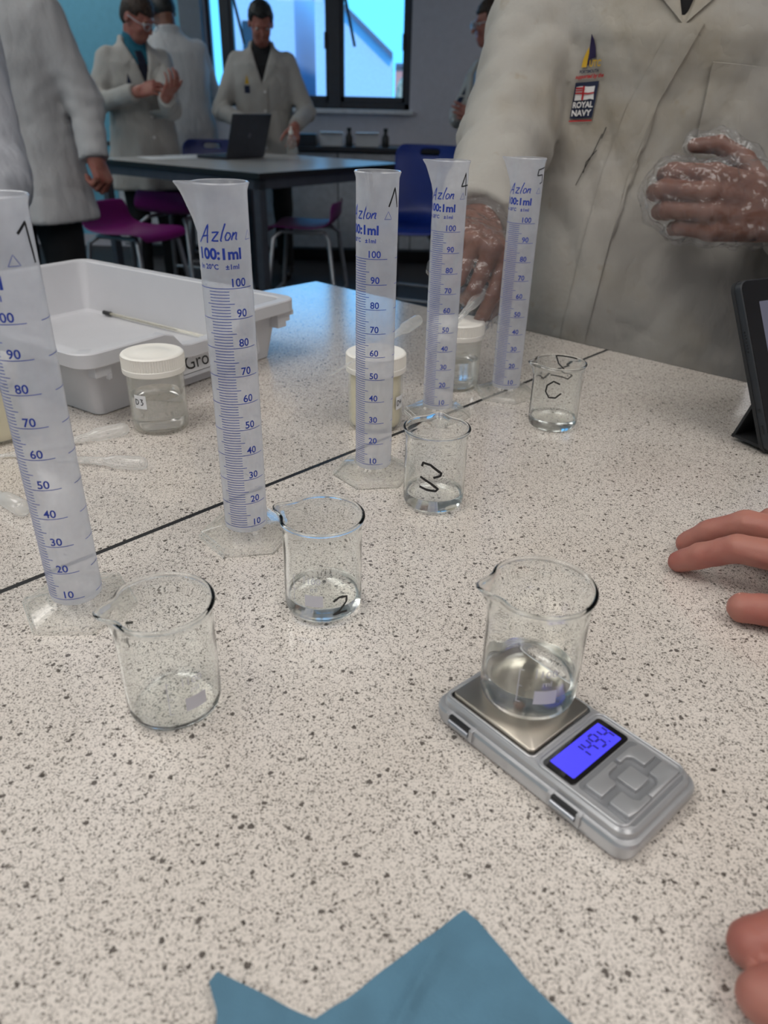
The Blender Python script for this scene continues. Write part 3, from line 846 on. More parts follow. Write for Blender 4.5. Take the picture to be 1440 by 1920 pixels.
    lo = A3([min(v[i] for v in allp) for i in range(3)]) - .13; hi = A3([max(v[i] for v in allp) for i in range(3)]) + .13
    lo[:2] = np.minimum(lo[:2], [-.26, -.22]); hi[:2] = np.maximum(hi[:2], [.26, .22]); lo[2] = .03
    P, F = sdf_mesh(body, lo, hi, S.get('res', .0065))
    if fine:          # hands of the people close by, at a finer grain
        Vs, Fs_ = [P], [F]; nb_ = len(P)
        for s, hp_ in hands:
            pts = [q[0] for c in hp_[1] for q in c] + [a for q in hp_[0] for a in q[:2]]
            back = arms[s][2].lerp(arms[s][1], .35); wv = sum((q[0] for q in hp_[0][::2]), Vector()) / len(hp_[0][::2])
            l_ = A3([min([v[i] for v in pts] + [back[i]]) for i in range(3)]) - .035; h_ = A3([max([v[i] for v in pts] + [back[i]]) for i in range(3)]) + .035
            f_ = lambda p: smin(hand_sdf(p, hp_), cap(p, wv, back, .024, .031), .02) + .0004 * np.sin(p[:, 0] * 900) * np.sin(p[:, 2] * 700)
            a_, b_ = sdf_mesh(f_, l_, h_, fine)
            Vs.append(a_); Fs_.append(b_ + nb_); nb_ += len(a_)
        P, F = np.concatenate(Vs), np.concatenate(Fs_)
    mesh_obj('body', P, F, M[S.get('skin', 'skin')], t, True)
    # ---- lab coat
    zV = S.get('zV', 1.20) * h; cuff = S.get('cuff', .02); fa = S.get('fold', .006); seed = S.get('seed', 3)
    def coat_torso(p, g=0.):
        return loft(p, zs, ax + g, by + g, cxv, cyv)
    def coat(p):
        d = coat_torso(p)
        th = np.arctan2(p[:, 1], p[:, 0])
        d = d + np.clip((1.05 * h - p[:, 2]) / .35, 0, 1) * .012 * np.sin(5 * th + 2.2 + seed) * (1 + .5 * np.sin(2 * th + seed))
        d = smin(d, arms_sdf(p, S.get('sleeve', (.072, .057, .047)), .03, cuff), S.get('join', .022))
        for s, ff in ((1, seed + 11), (-1, seed + 23)):
            a, e, wr = arms[s]
            near = np.exp(-(((p - A3(e)) ** 2).sum(1)) / .018)
            ax_ = A3((wr - a).normalized())
            d = d + near * .003 * np.sin((p @ ax_) * 120 + 3 * np.sin(p[:, 0] * 30 + ff))
        d = d + folds(p, seed, 7, (.09, .26), fa, (1, 1, .45)) + folds(p, seed + 7, 5, (.05, .10), fa * .35, (1, 1, .6))
        # neck opening and the open V below it
        zrel = p[:, 2] - zV
        cxp = np.interp(p[:, 2], zs, cxv); cyp = np.interp(p[:, 2], zs, cyv)
        vx = np.abs(p[:, 0] - cxp) - np.maximum(zrel, 0) * .32
        wedge = np.maximum(np.maximum(vx, -zrel), p[:, 1] - cyp + .03)
        if not S.get('back_only'): d = smax(d, -wedge, .006)
        nk = cap(p, nb + Vector((0, .0, -.03)), nb + Vector((0, -.02, .2)), .062)
        d = smax(d, -nk, .006)
        col = np.maximum(np.abs(np.sqrt((p[:, 0] - nb.x) ** 2 + ((p[:, 1] - nb.y) * 1.0) ** 2) - .078) - .008, np.abs(p[:, 2] - 1.495 * h - (p[:, 1] - nb.y) * .25) - .032)
        col = np.maximum(col, -wedge) if not S.get('back_only') else col
        d = smin(d, col, .01)
        return np.maximum(d, hem * h - p[:, 2])
    ap = [sh[1], sh[-1]] + [v for s in arms for v in arms[s][1:]]
    clo = A3([min(v[i] for v in ap) for i in range(3)]) - .12; chi = A3([max(v[i] for v in ap) for i in range(3)]) + .12
    clo[:2] = np.minimum(clo[:2], [-.29, -.25 ]); chi[:2] = np.maximum(chi[:2], [.29, .23]); clo[2] = min(clo[2], hem * h - .05); chi[2] = max(chi[2], 1.58 * h)
    P, F = sdf_mesh(coat, clo, chi, S.get('cres', .010), slack=2.0)
    cm = M[S['coat']]
    cobj = mesh_obj('lab_coat', P, F, cm, t, True)
    bv = bvh_of(P, F)
    if not S.get('back_only'):
        # shirt under the V, tie, lapels, front edge, buttons, breast pocket
        zi = zs[2:7]
        Ps, Fs = sdf_mesh(lambda p: smin(loft(p, zi, ax[2:7] - .022, by[2:7] - .020, cxv[2:7], cyv[2:7]), cap(p, nb + Vector((0, .0, -.05)), nb + Vector((0, -.012, .022)), .066, .063), .02),
                          (-.22, -.30 - abs(lean) * .5, 1.10 * h), (.22, .2, 1.58 * h), .010)
        so = mesh_obj('shirt', Ps, Fs, M[S.get('shirt', 'shirt_black')], t, True)
        sv = bvh_of(Ps, Fs)
        zt = 1.46 * h
        cx0 = lambda z: float(np.interp(z, zs, cxv))
        if S.get('tie'):
            z1 = 1.455 * h
            g = patch_geo([[(cx0(z1) - .018, z1), (cx0(z1) + .018, z1), (cx0(z1) + .012, z1 - .04), (cx0(zV) + .038, zV - .02), (cx0(zV) - .038, zV - .02), (cx0(z1) - .012, z1 - .04)]], sv, off=.006)
            sheet_obj('tie', g, M[S['tie']], t, .004)
        for s in (1, -1):
            e = lambda z, o=0.: cx0(z) + s * (max(z - zV, 0) * .32 + o)
            g = patch_geo([[(e(zV, .002), zV), (e(zt, .0), zt), (e(zt, .045), zt - .005), (e(zt - .05, .060), zt - .06), (e(zt - .065, .038), zt - .062), (e(zt - .075, .062), zt - .085), (e(zV + .05, .03), zV + .04)]], bv, off=.004)
            sheet_obj('lapel', g, cm, t, .004)
        fx = S.get('front', [(0, zV), (-.01, 1.0 * h), (-.012, hem * h + .02)])
        g = patch_geo([[(x + cx0(z), z) for x, z in fx] + [(x + cx0(z) + .036, z) for x, z in reversed(fx)]], bv, off=.0035)
        sheet_obj('front_placket', g, cm, t, .003)
        for i in range(4 if S.get('buttons', True) else 0):
            z = zV - .05 - i * .115
            x = float(np.interp(-z, [-q[1] for q in fx], [q[0] for q in fx])) + .018 + cx0(z)
            hq = bv.ray_cast(Vector((x, -1.2, z)), Vector((0, 1, 0)))
            if hq[0] is None: continue
            b = lathe('button', [(0, 0), (.0085, 0), (.0095, .0015), (.008, .003), (0, .0026)], M['badge_white'], t, 16)
            b.location = hq[0] + Vector((0, -.007, 0)); b.rotation_euler = (R_(90), 0, 0)
        px, pz = S.get('pocket', (.10, 1.27 * h)); px += cx0(pz)
        g = patch_geo([[(px - .055, pz), (px + .055, pz - .008), (px + .055, pz - .125), (px, pz - .14), (px - .055, pz - .125)]], bv, off=.0025)
        sheet_obj('breast_pocket', g, cm, t, .003)
        if S.get('badge', True) is True:
            bx_, bz = -.105 + cx0(1.28 * h), 1.28 * h
            pg = patch_geo([[(bx_ - .012, bz), (bx_ + .016, bz), (bx_ + .002, bz + .055)]], bv, off=.003)
            sheet_obj('badge_emblem', pg, M[S.get('badge_col', 'badge_navy')], t)
            pg = patch_geo([[(bx_ - .018, bz - .055), (bx_ + .02, bz - .055), (bx_ + .02, bz - .01), (bx_ - .018, bz - .01)]], bv, off=.003)
            sheet_obj('badge_patch', pg, M['badge_navy'], t)
    # ---- trousers, shoes, hair, eyes
    def trou(p):
        d = smin(legs_sdf(p, .012), cap(p, (0, .01, (seat or .90 * h) + .03), (0, .01, (seat or .90 * h) + .12), .12, .125), .05) + folds(p, seed + 3, 6, (.05, .12), .004)
        return np.maximum(d, .085 - p[:, 2])
    tl, th_ = A3((-.30, -.24, .03)), A3((.30, .24, (seat or .9 * h) + .25))
    if seat: tl[1] = -.6
    P, F = sdf_mesh(trou, tl, th_, .013); mesh_obj('trousers', P, F, M['trouser'], t, True)
    for i, (a, b, c) in enumerate(lg):
        f = lambda p, c=c: np.maximum(smin(cap(p, (c.x, c.y + .02, .05), (c.x, c.y - .15, .035), .042, .036), cap(p, (c.x, c.y, .05), (c.x, c.y, .10), .045, .044), .03), .004 - p[:, 2])
        P, F = sdf_mesh(f, (c.x - .07, c.y - .22, -.02), (c.x + .07, c.y + .09, .16), .009); mesh_obj('shoe', P, F, M['shoe'], t, True)
    hs = S.get('hair', 'hair_brown'); fringe = S.get('fringe', .052)
    def hair(p):
        q = (p - hcn) @ Mh
        d = ell(q, (0, .016, .040), (.083, .103, .090)) + folds(q, 31 + seed, 6, (.018, .05), .006)
        d = smin(d, ell(q, (0, .05, -.01), (.074, .065, .07)), .02)
        face = np.minimum(np.maximum(q[:, 1] + .045, q[:, 2] - fringe - .15 * np.abs(q[:, 0])), np.maximum(q[:, 1] - .012, q[:, 2] - .018))
        d = smax(d, -face, .012)
        return np.maximum(d, -.075 - q[:, 2])
    P, F = sdf_mesh(hair, hcn - .16, hcn + .17, .006); mesh_obj('hair', P, F, M[hs], t, True)
    for s in (1, -1):
        e = lathe('eye', [(0, -.0108), (.0056, -.0092), (.0092, -.0056), (.0108, 0), (.0092, .0056), (.0056, .0092), (0, .0108)], M['eye'], t, 16)
        e.location = hc + Vector(Mh @ A3((s * .031, -.0755, .001)))
        i_ = lathe('iris', [(0, 0), (.0062, 0), (.0054, .0015), (0, .002)], M['hair_brown'], e, 12)
        i_.location = Vector(Mh @ A3((0, -.0096, -.002))); i_.rotation_euler = (R_(90) + hp, 0, hy)
    if S.get('glasses'):
        g = bmesh.new()
        for s in (1, -1):
            ring = [Vector(Mh @ A3((s * .033 + .027 * math.cos(a), -.112 + .006 * abs(math.cos(a)), .0 + .019 * math.sin(a)))) + hc for a in np.linspace(0, 2 * math.pi, 21)]
            add_tube(g, ring, .0022, 6, False)
            add_tube(g, [Vector(Mh @ A3(v)) + hc for v in ((s * .060, -.106, .004), (s * .078, -.06, .004), (s * .083, .01, .004))], .0022, 6)
        add_tube(g, [Vector(Mh @ A3(v)) + hc for v in ((-.006, -.113, .004), (.006, -.113, .004))], .0022, 6)
        go = bm_obj('spectacles', g, M['cill'], t, True)
        for s in (1, -1):
            V = [Vector(Mh @ A3((s * .033 + .026 * math.cos(a), -.112, .018 * math.sin(a)))) + hc for a in np.linspace(0, 2 * math.pi, 20, endpoint=False)]
            V2 = [v + Vector(Mh @ A3((0, .0015, 0))) for v in V]
            b = bmesh.new(); add_rings(b, [V, V2]); bm_obj('lens', b, M['pane'], go)
    return dict(t=t, bv=bv, hands=hands, arms=arms, coat=cobj, coat_geo=(P, F), zs=zs, at_z=at_z)

def local(loc, yaw):
    c, s = math.cos(yaw), math.sin(yaw)
    return (lambda x, y, z: Vector((c * (x - loc[0]) + s * (y - loc[1]), -s * (x - loc[0]) + c * (y - loc[1]), z))), (lambda x, y, z: Vector((c * x + s * y, -s * x + c * y, z)))

down = (.05, 0, -1)
# far students
loc, yw = (-1.37, 3.02), R_(172)
L, Dv = local(loc, yw)
person('person', loc, yw, 'person in a white lab coat and black trousers standing with back turned, arm hanging', dict(
    coat='coatB', armL=((.27, .03, 1.14), (.25, -.06, .92)), armR=(L(-1.105, 3.0, 1.18), L(-1.07, 2.93, .985)), handR=dict(at=L(-1.073, 2.94, 1.025), F=Dv(.25, -.1, -1), D=Dv(1, -.3, .2), curl=FIST, kw=dict(size=1.05)),
    handL=dict(F=(0, -.2, -1), D=(1, 0, 0)), back_only=True, hair='hair_brown', seed=4, fold=.0065, hem=.77, h=1.02, skin='skin_red', sleeve=(.078, .060, .047)))
loc, yw = (-1.05, 1.70), R_(35)
L, Dv = local(loc, yw)
person('person', loc, yw, 'person in a pale cool-white lab coat sitting at the far left beside the grey tray', dict(
    coat='coatA', seated=.60, h=.94, armL=(L(-.835, 1.66, 1.04), L(-.795, 1.50, .955)), armR=(L(-1.32, 1.52, 1.05), L(-1.12, 1.32, .97)), handL=dict(F=Dv(.2, -1, 0), D=(0, 0, 1)), handR=dict(F=Dv(.4, -1, 0), D=(0, 0, 1)),
    hem=.64, seed=9, fold=.007, hair='hair_black', head=(.5, 0, 0), badge=False, sleeve=(.092, .08, .062), zV=1.22))
tt = empty('lab_stool', (-1.09, 1.70, 0), R_(35), 'purple stool under the seated person at the far left', 'stool', 'purple stools')
so_ = shell('seat', [(-.19, -.02), (-.17, 0), (0, -.008), (.15, .012), (.19, .05)], [.17, .19, .2, .19, .16], M['purple'], tt); so_.location = (0, 0, .45); legs(tt, .45)
loc, yw = (-1.60, 5.31), R_(36)
L, Dv = local(loc, yw)
person('person', loc, yw, 'spectacled person in white lab coat with teal shirt and navy tie, looking at raised hands', dict(
    coat='coatC', shirt='shirt_teal', tie='tie', glasses=True, zV=1.27, head=(.50, .50, 0), hair='hair_brown', fringe=.038, h=1.00, hem=.68, seed=12,
    armR=(L(-1.80, 5.10, 1.17), L(-1.50, 4.95, 1.235)), armL=(L(-1.35, 5.08, 1.15), L(-1.32, 4.88, 1.21)),
    handR=dict(F=Dv(1, .05, .25), D=Dv(-.1, -.8, .6), curl=[(.5, .5, .3)] * 4), handL=dict(F=Dv(.55, -.4, .6), D=Dv(.7, -.6, .2), curl=[(.6, .7, .3)] * 4), skin='skin_red'))
loc, yw = (-1.50, 5.95), R_(200)
L, Dv = local(loc, yw)
person('person', loc, yw, 'dark-haired person in a white lab coat seen from behind, leaning over beside the window', dict(
    coat='coatB', back_only=True, lean=.22, side=.06, h=1.07, hem=.62, girth=1.08, armL=((.30, -.25, 1.25), (.18, -.45, 1.12)), armR=((-.26, -.28, 1.25), (-.16, -.46, 1.12)), hair='hair_black', head=(.75, .3, 0), seed=21, fold=.007,
    handL=dict(F=(-.2, -1, 0), D=(0, 0, 1)), handR=dict(F=(.2, -1, 0), D=(0, 0, 1)), skin='skin_dark'))
loc, yw = (-.915, 5.96), R_(6)
L, Dv = local(loc, yw)
person('person', loc, yw, 'dark-haired person in a white lab coat and black shirt looking down behind the laptop', dict(
    coat='coatC', shirt='shirt_black', zV=1.285, head=(.50, .12, 0), hair='hair_black', fringe=.06, h=1.02, seed=30, lean=.07, badge_col='badge_gold',
    armR=(L(-1.21, 5.88, 1.14), L(-.97, 5.62, 1.06)), armL=(L(-.61, 5.92, 1.14), L(-.66, 5.58, 1.06)),
    handR=dict(F=Dv(.55, -.8, -.15), D=(0, 0, 1)), handL=dict(F=Dv(-.05, -.5, -.8), D=Dv(.4, -.8, .4), curl=[(.7, .9, .5)] * 4), skin='skin_red'))
loc, yw = (.60, 5.10), R_(-62)
L, Dv = local(loc, yw)
person('person', loc, yw, 'person in white coat and blue collar, in profile with folded arms, behind the stained coat', dict(
    coat='coatC', shirt='shirt_blue', glasses=True, head=(.12, -.35, 0), hair='hair_brown', fringe=.045, h=.985, seed=41,
    armR=(L(.40, 5.12, 1.14), L(.40, 4.93, 1.16)), armL=(L(.72, 4.80, 1.10), L(.50, 4.84, 1.14)), handR=dict(F=Dv(.7, -.5, .2), D=Dv(-.6, -.6, .2)), handL=dict(F=Dv(-1, .1, .3), D=Dv(-.1, -1, 0)), skin='skin_red'))

# ---- the gloved student at the end of the benches
GL, GY = (.392, 1.24), R_(-14)
L, Dv = local(GL, GY)
LH = dict(F=Dv(-.97, -.10, .10), D=Dv(-.15, -.95, .20), at=L(.492, 1.005, 1.085), curl=[(.42, 1.3, .7), (.42, 1.3, .7), (.42, 1.3, .7), (.42, 1.35, .7)], kw=dict(size=1.10, fat=1.22, spread=(-.02, .0, .0, .03), thumb=((.5, .75, -.45), (.85, .45, -.35), (.92, -.1, -.35))))
RH = dict(F=Dv(-.03, -.97, -.10), D=Dv(.38, -.10, .92), at=L(.106, .955, 1.060), curl=[(1.05, .60, .25), (1.25, 1.2, .7), (1.25, 1.4, .8), (1.25, 1.5, .8)], kw=dict(size=.98, thumb=((.75, .65, -.25), (.75, .25, -.75), (.25, -.45, -.9))))
g = person('person', GL, GY, 'person in a stained white lab coat with a sailing badge and clear plastic gloves', dict(
    coat='coatG', shirt='shirt_black', h=1.0, zV=1.288, join=.006, hem=.70, fine=.0026, cres=.0065, seed=52, fold=.0075, girth=.98, buttons=False, skin='skin_dark', head=(.35, 0, 0), hair='hair_black', badge=False,
    armR=(L(.157, 1.15, 1.155), L(.102, .960, 1.058)), armL=(L(.670, 1.10, 1.02), L(.515, 1.01, 1.075)), handR=RH, handL=LH, sleeve=(.079, .058, .050), cuff=.012,
    front=[(-.012, 1.288), (-.050, 1.20), (-.070, 1.12), (-.082, 1.03), (-.095, .90), (-.10, .74)], pocket=(.098, 1.248)))
def film_glove(hp, arm, name='plastic_glove', seed=1, grow=.005):
    pts = [q[0] for c in hp[1] for q in c] + [a for a, b, r, q in hp[0]]
    wr = arm[2]; back = (arm[1] - arm[2]).normalized()
    end = wr + back * .045
    pts += [end]
    lo = A3([min(v[i] for v in pts) for i in range(3)]) - .055; hi = A3([max(v[i] for v in pts) for i in range(3)]) + .055
    def f(p):
        d = None
        for c in hp[1]:
            for (a, ra), (b, rb) in zip(c, c[1:]):
                x = cap(p, a, b, ra, rb); d = x if d is None else smin(d, x, .012)
        for a, b, ra, rb in hp[0]: d = smin(d, cap(p, a, b, ra, rb), .012)
        d = smin(d, cap(p, hp[0][2][0], end, .027, .037), .02) - grow
        d = d + folds(p, seed, 9, (.018, .06), .006) + folds(p, seed + 1, 7, (.008, .02), .0018)
        return np.maximum(d, (p - A3(end)) @ A3(back))
    P, F = sdf_mesh(f, lo, hi, .003, slack=2.2)
    # drop the flat lid at the wrist so the glove stays open
    c = P[F].mean(1); F = F[((c - A3(end)) @ A3(back)) < -.002]
    return mesh_obj(name, P, F, M['film'], g['t'], True)
for s, hp in g['hands']:
    film_glove(hp, g['arms'][s], seed=61 + s)
# badge: sails, lettering and the flag patch, sewn on the right breast
gt, gb = g['t'], g['bv']
BX, BZ, BS = -.108, 1.226, .82
def bmapf(u, v): return (BX + u * BS, BZ + v * BS)
def sew(name, polys, m, off=.003):
    return sheet_obj(name, patch_geo([[bmapf(*q) for q in poly] for poly in polys], gb, off=off, maxlen=.003), m, gt)
def sewt(name, s, size, u, v, m, off=.004, shear=0., bold=.0, sx=1.0, tilt=.06):
    V, F = text_geo(s, size, lambda p: Vector((BX + (u + p[0] * sx) * BS, 0, BZ + (v + p[1] + p[0] * tilt) * BS)), maxlen=.002, shear=shear, bold=bold)
    return sheet_obj(name, (drop(V, gb, off=off), F), m, gt)
s_ = .00066
def px(*pts): return [((x - 550) * .0000755, (1000 - y) * .0000735) for x, y in pts]
sew('sail', [px((530, 140), (600, 250), (650, 390), (680, 570), (580, 600), (575, 700), (525, 715), (535, 400))], M['badge_purple'])
sew('sail', [px((515, 375), (530, 480), (510, 750), (405, 755), (425, 600), (470, 470))], M['badge_gold'])
sewt('badge_lettering', 'UTC', .0125, .0098, .0195, M['badge_gold'], bold=.0004, sx=.72, tilt=.03)
sewt('badge_lettering', 'PORTSMOUTH', .0062, .0022, .0105, M['badge_navy'], bold=.0003, sx=.72)
sewt('badge_lettering', 'supported by the', .0078, .0035, .0035, M['badge_red'], shear=.25, bold=.0003, sx=.80)
sew('badge_patch', [px((325, 1050), (815, 1005), (770, 1720), (290, 1755))], M['badge_navy'], .0030)
sew('badge_stripe', [px((280, 1790), (772, 1757), (770, 1785), (280, 1815))], M['badge_red'])
sew('flag', [px((352, 1130), (430, 1115), (510, 1110), (590, 1118), (680, 1112), (745, 1100), (735, 1230), (750, 1365), (670, 1350), (590, 1372), (510, 1375), (345, 1395), (350, 1260))], M['badge_white'], .0042)
sew('flag_cross', [px((495, 1110), (535, 1108), (530, 1375), (490, 1380))], M['badge_red'], .0050)
sew('flag_cross', [px((350, 1235), (500, 1232), (620, 1238), (735, 1215), (735, 1245), (620, 1268), (500, 1262), (350, 1268))], M['badge_red'], .0052)
sew('flag_canton', [px((352, 1140), (492, 1130), (490, 1165), (352, 1172))], M['badge_red'], .0052)
sew('flag_canton', [px((352, 1190), (492, 1182), (490, 1205), (352, 1215))], M['badge_red'], .0052)
sewt('badge_lettering', 'ROYAL', .0118, -.0012, -.0385, M['badge_white'], bold=.0004, sx=.86, off=.0046)
sewt('badge_lettering', 'NAVY', .0122, -.0022, -.0505, M['badge_white'], bold=.0004, sx=.96, off=.0046)
# scribbled ink mark under the badge
V, F = ribbon_geo([[(.03, -.062), (.022, -.085), (.012, -.108), (.004, -.128)], [(.026, -.082), (.014, -.098), (.012, -.112)], [(.034, -.054), (.03, -.068)]], .0011, lambda p: Vector((BX + p[0], 0, BZ + p[1])), .006)
sheet_obj('ink_scribble', (drop(V, gb, off=.003), F), M['marker'], gt)
# ---- the person sitting to the right of the camera: only the hands reach into the picture
HL, HY = (.74, .27), R_(-124)
L, Dv = local(HL, HY)
def Z(x, y, z): return L(x, y, TB + z)
def palm_of(kn, wr, r=.0105):
    out = []
    for k in kn:
        m = k.lerp(wr, .94)
        c = sum(kn, Vector()) / len(kn); m = m + (k - c) * .45
        out.append((m, k, .0175, r + .0012))
    return out
kn = [Z(.281, .399, .040), Z(.293, .422, .044), Z(.303, .443, .041), Z(.310, .462, .036)]; wr1 = Z(.362, .372, .046)
ch1 = [[(kn[0], .0112), (Z(.2395, .4285, .033), .0098), (Z(.2225, .4415, .0185), .0090), (Z(.2125, .4495, .0085), .0078)],
       [(kn[1], .0114), (Z(.2540, .4520, .039), .0100), (Z(.2370, .4655, .024), .0092), (Z(.2265, .4745, .0095), .0080)],
       [(kn[2], .0108), (Z(.2800, .4640, .036), .0096), (Z(.2680, .4740, .021), .0086), (Z(.2600, .4810, .0090), .0074)],
       [(kn[3], .0096), (Z(.2970, .4790, .028), .0084), (Z(.2880, .4860, .016), .0076), (Z(.2820, .4910, .0080), .0066)],
       [(wr1.lerp(kn[0], .22), .0150), (Z(.292, .372, .024), .0120), (Z(.2580, .3815, .0150), .0108), (Z(.2330, .3905, .0115), .0098)]]
kn2 = [Z(.216, .163, .040), Z(.219, .140, .044), Z(.217, .119, .041), Z(.212, .100, .035)]; wr2 = Z(.303, .112, .045)
ch2 = [[(kn2[0], .0115), (Z(.1830, .1690, .034), .0106), (Z(.1620, .1695, .021), .0102), (Z(.1450, .1690, .0125), .0098)],
       [(kn2[1], .0116), (Z(.1800, .1440, .034), .0106), (Z(.1560, .1490, .022), .0102), (Z(.1405, .1500, .0125), .0096)],
       [(kn2[2], .0110), (Z(.1880, .1180, .033), .0100), (Z(.1700, .1230, .018), .0095), (Z(.1640, .1270, .0110), .0090)],
       [(kn2[3], .0098), (Z(.1880, .0960, .028), .0088), (Z(.1720, .1000, .016), .0082), (Z(.1640, .1030, .0090), .0074)],
       [(wr2.lerp(kn2[0], .25), .0150), (Z(.255, .170, .028), .0118), (Z(.2340, .1900, .0180), .0108), (Z(.2180, .2050, .0120), .0096)]]
h_ = person('person', HL, HY, 'person seated at the right edge, bare reddish hands resting on the speckled bench', dict(
    coat='coatB', seated=.60, h=.86, hem=.60, badge=False, head=(.3, 0, 0), hair='hair_brown', seed=71, fine=.0022, skin='skin_red', shirt='shirt_black', zV=1.2,
    armR=(Z(.64, .335, .075), wr1.lerp(Z(.64, .335, .075), .18)), armL=(Z(.545, .03, .075), wr2.lerp(Z(.545, .03, .075), .18)), sleeve=(.078, .062, .046), cuff=.0,
    explicit=[(-1, (palm_of(kn, wr1), ch1)), (1, (palm_of(kn2, wr2), ch2))]))
def nail(tip, prev, up, parent, w=.0062, ln=.0085):
    d = (tip - prev).normalized(); u = (up - d * up.dot(d)).normalized(); s = d.cross(u)
    V = []; c = tip + d * .001
    for r in (0, .55, 1.0):
        for i in range(14):
            a = 2 * math.pi * i / 14
            q = s * (w * r * math.cos(a)) + d * (ln * .62 * r * math.sin(a) - .001)
            V.append(c + q + u * (.0094 - .0032 * (r * math.cos(a)) ** 2 - (.0016 if r == 1 else 0)))
    F = [(k * 14 + i, k * 14 + (i + 1) % 14, (k + 1) * 14 + (i + 1) % 14, (k + 1) * 14 + i) for k in (0, 1) for i in range(14)]
    mesh_obj('fingernail', V, F, M['nail'], parent, True)
nail(ch1[4][3][0], ch1[4][2][0], Dv(-.05, .35, .95), h_['t'])
so2 = empty('lab_stool', (HL[0] + .03, HL[1] - .02, 0), HY, 'purple stool under the person at the right edge', 'stool', 'purple stools')
q_ = shell('seat', [(-.19, -.02), (-.17, 0), (0, -.008), (.15, .012), (.19, .05)], [.17, .19, .2, .19, .16], M['purple'], so2); q_.location = (0, 0, .45); legs(so2, .45)

# ================================================================ measuring cylinders
CYH, CYR = .248, .0160
def rr_c(z): return .01575 + .00045 * z / .25
def make_cylinder(xy, rz, label, spout, digit=None, droplets=0):
    t = empty('measuring_cylinder', (xy[0], xy[1], TB), rz, label, 'measuring cylinder', 'plastic measuring cylinders')
    # tube: one thin wall with a beaded, lipped rim
    n = 64; sa = spout - rz
    prof = [(0, .0105), (.0146, .0105), (rr_c(.012), .0118)] + [(rr_c(z), z) for z in np.linspace(.02, .236, 28)] + [(rr_c(.24), .2405), (rr_c(.24) + .0002, .2440), (rr_c(.24) + .0011, .2468), (rr_c(.24) + .0015, .2478), (rr_c(.24) + .0009, .2486), (rr_c(.24) - .0004, .2484)]
    def lip(x, y, z):
        if z < .222: return (x, y, z)
        a = math.atan2(y, x); da = (a - sa + math.pi) % (2 * math.pi) - math.pi
        k = max(0, (z - .222) / .0255); w = math.exp(-(da / .21) ** 2) * k ** 1.05
        r = math.hypot(x, y); f = (r + .0100 * w) / r
        q = 1 - .25 * math.exp(-(da / .55) ** 2) * k
        return (x * f, y * f, z + .0006 * w)
    bm = bmesh.new(); rings = [[lip(*p) for p in r] for r in lathe_rings(prof, n)]
    add_rings(bm, rings[1:], True, True, False)
    bm_obj('tube', bm, M['poly'], t, True, 40)
    # hexagonal foot
    hx = lambda R, z, a0=0: [(R * math.cos(R_(60) * i + a0), R * math.sin(R_(60) * i + a0), z) for i in range(6)]
    def sub(ring, k=8): return [tuple(Vector(ring[i]).lerp(Vector(ring[(i + 1) % 6]), j / k)) for i in range(6) for j in range(k)]
    cir = lambda r, z: [(r * math.cos(2 * math.pi * i / 48), r * math.sin(2 * math.pi * i / 48), z) for i in range(48)]
    a0 = HEX.get(label, 0) - rz
    rot = lambda ring: [(p[0] * math.cos(a0) - p[1] * math.sin(a0), p[0] * math.sin(a0) + p[1] * math.cos(a0), p[2]) for p in ring]
    bm = bmesh.new()
    add_rings(bm, [rot(r) for r in (cir(.0140, .0085), sub(hx(.0335, .0030)), sub(hx(.0345, .0)), sub(hx(.0362, .0)), sub(hx(.0362, .0030)), sub(hx(.0340, .0062)), cir(.0185, .0098), cir(.0166, .0118), cir(.0163, .0140))], True, False, False)
    for ring in (hx(.0340, .0062), hx(.0361, .0030), hx(.0361, .0004)):
        q = [Vector(p) for p in rot(ring)]
        for i_ in range(6): add_tube(bm, [q[i_], q[(i_ + 1) % 6]], .00042, 6)  # tubes added along the edges to imitate bright catch-lights
    bm_obj('foot', bm, M['foot'], t, False, 12)
    # print
    zz = lambda ml: .0160 + (ml - 10) * (.18807 - .0160) / 90
    lines = []
    R = CYR
    for ml in range(10, 101):
        z = zz(ml)
        if ml % 10 == 0: lines.append([(R * R_(-84), z), (R * R_(62), z)]); lines.append([(R * R_(92), z), (R * R_(142), z)])
        elif ml % 5 == 0: lines.append([(R * R_(-52), z), (R * R_(12), z)])
        else: lines.append([(R * R_(-44), z), (R * R_(2), z)])
    sheet_obj('graduation_lines', ribbon_geo(lines, .00042, cyl_map(R, 0, 0, .0002, rr_c), .0014), M['ink'], t)
    geo = []
    for ml in range(10, 101, 10):
        cmap = cyl_map(R, R_(28 if ml < 100 else 24), zz(ml) + .0011, .0002, rr_c)
        geo.append(text_geo(str(ml), .0071, cmap, bold=.00012))
    sheet_obj('graduation_numbers', join_geo(geo), M['ink'], t)
    geo = [text_geo('100:1ml', .0090, cyl_map(R, R_(-15), .2058, .0002, rr_c), bold=.00035),
           text_geo('In 20°C', .0042, cyl_map(R, R_(-40), .1998, .0002, rr_c), bold=.0001), text_geo('±1ml', .0042, cyl_map(R, R_(14), .1998, .0002, rr_c), bold=.0001)]
    sheet_obj('capacity_print', join_geo(geo), M['ink'], t)
    A = [[(-.0095, -.0005), (-.0072, .003), (-.0050, .0078), (-.0046, .0086), (-.0046, .004), (-.0042, -.0004)], [(-.0078, .0026), (-.0040, .0034)],
         [(-.0022, .0048), (.0012, .0052), (-.0018, .0008), (.0016, .0009)], [(.0040, .0092), (.0031, .005), (.0027, .0012), (.0032, .0006)],
         [(.0068, .0046), (.0054, .0048), (.0047, .0028), (.0052, .0012), (.0064, .0012), (.0074, .0030), (.0068, .0046)], [(.0086, .0050), (.0080, .0012)], [(.0082, .0030), (.0098, .0048), (.0104, .0046), (.0102, .0016), (.0110, .0014)]]
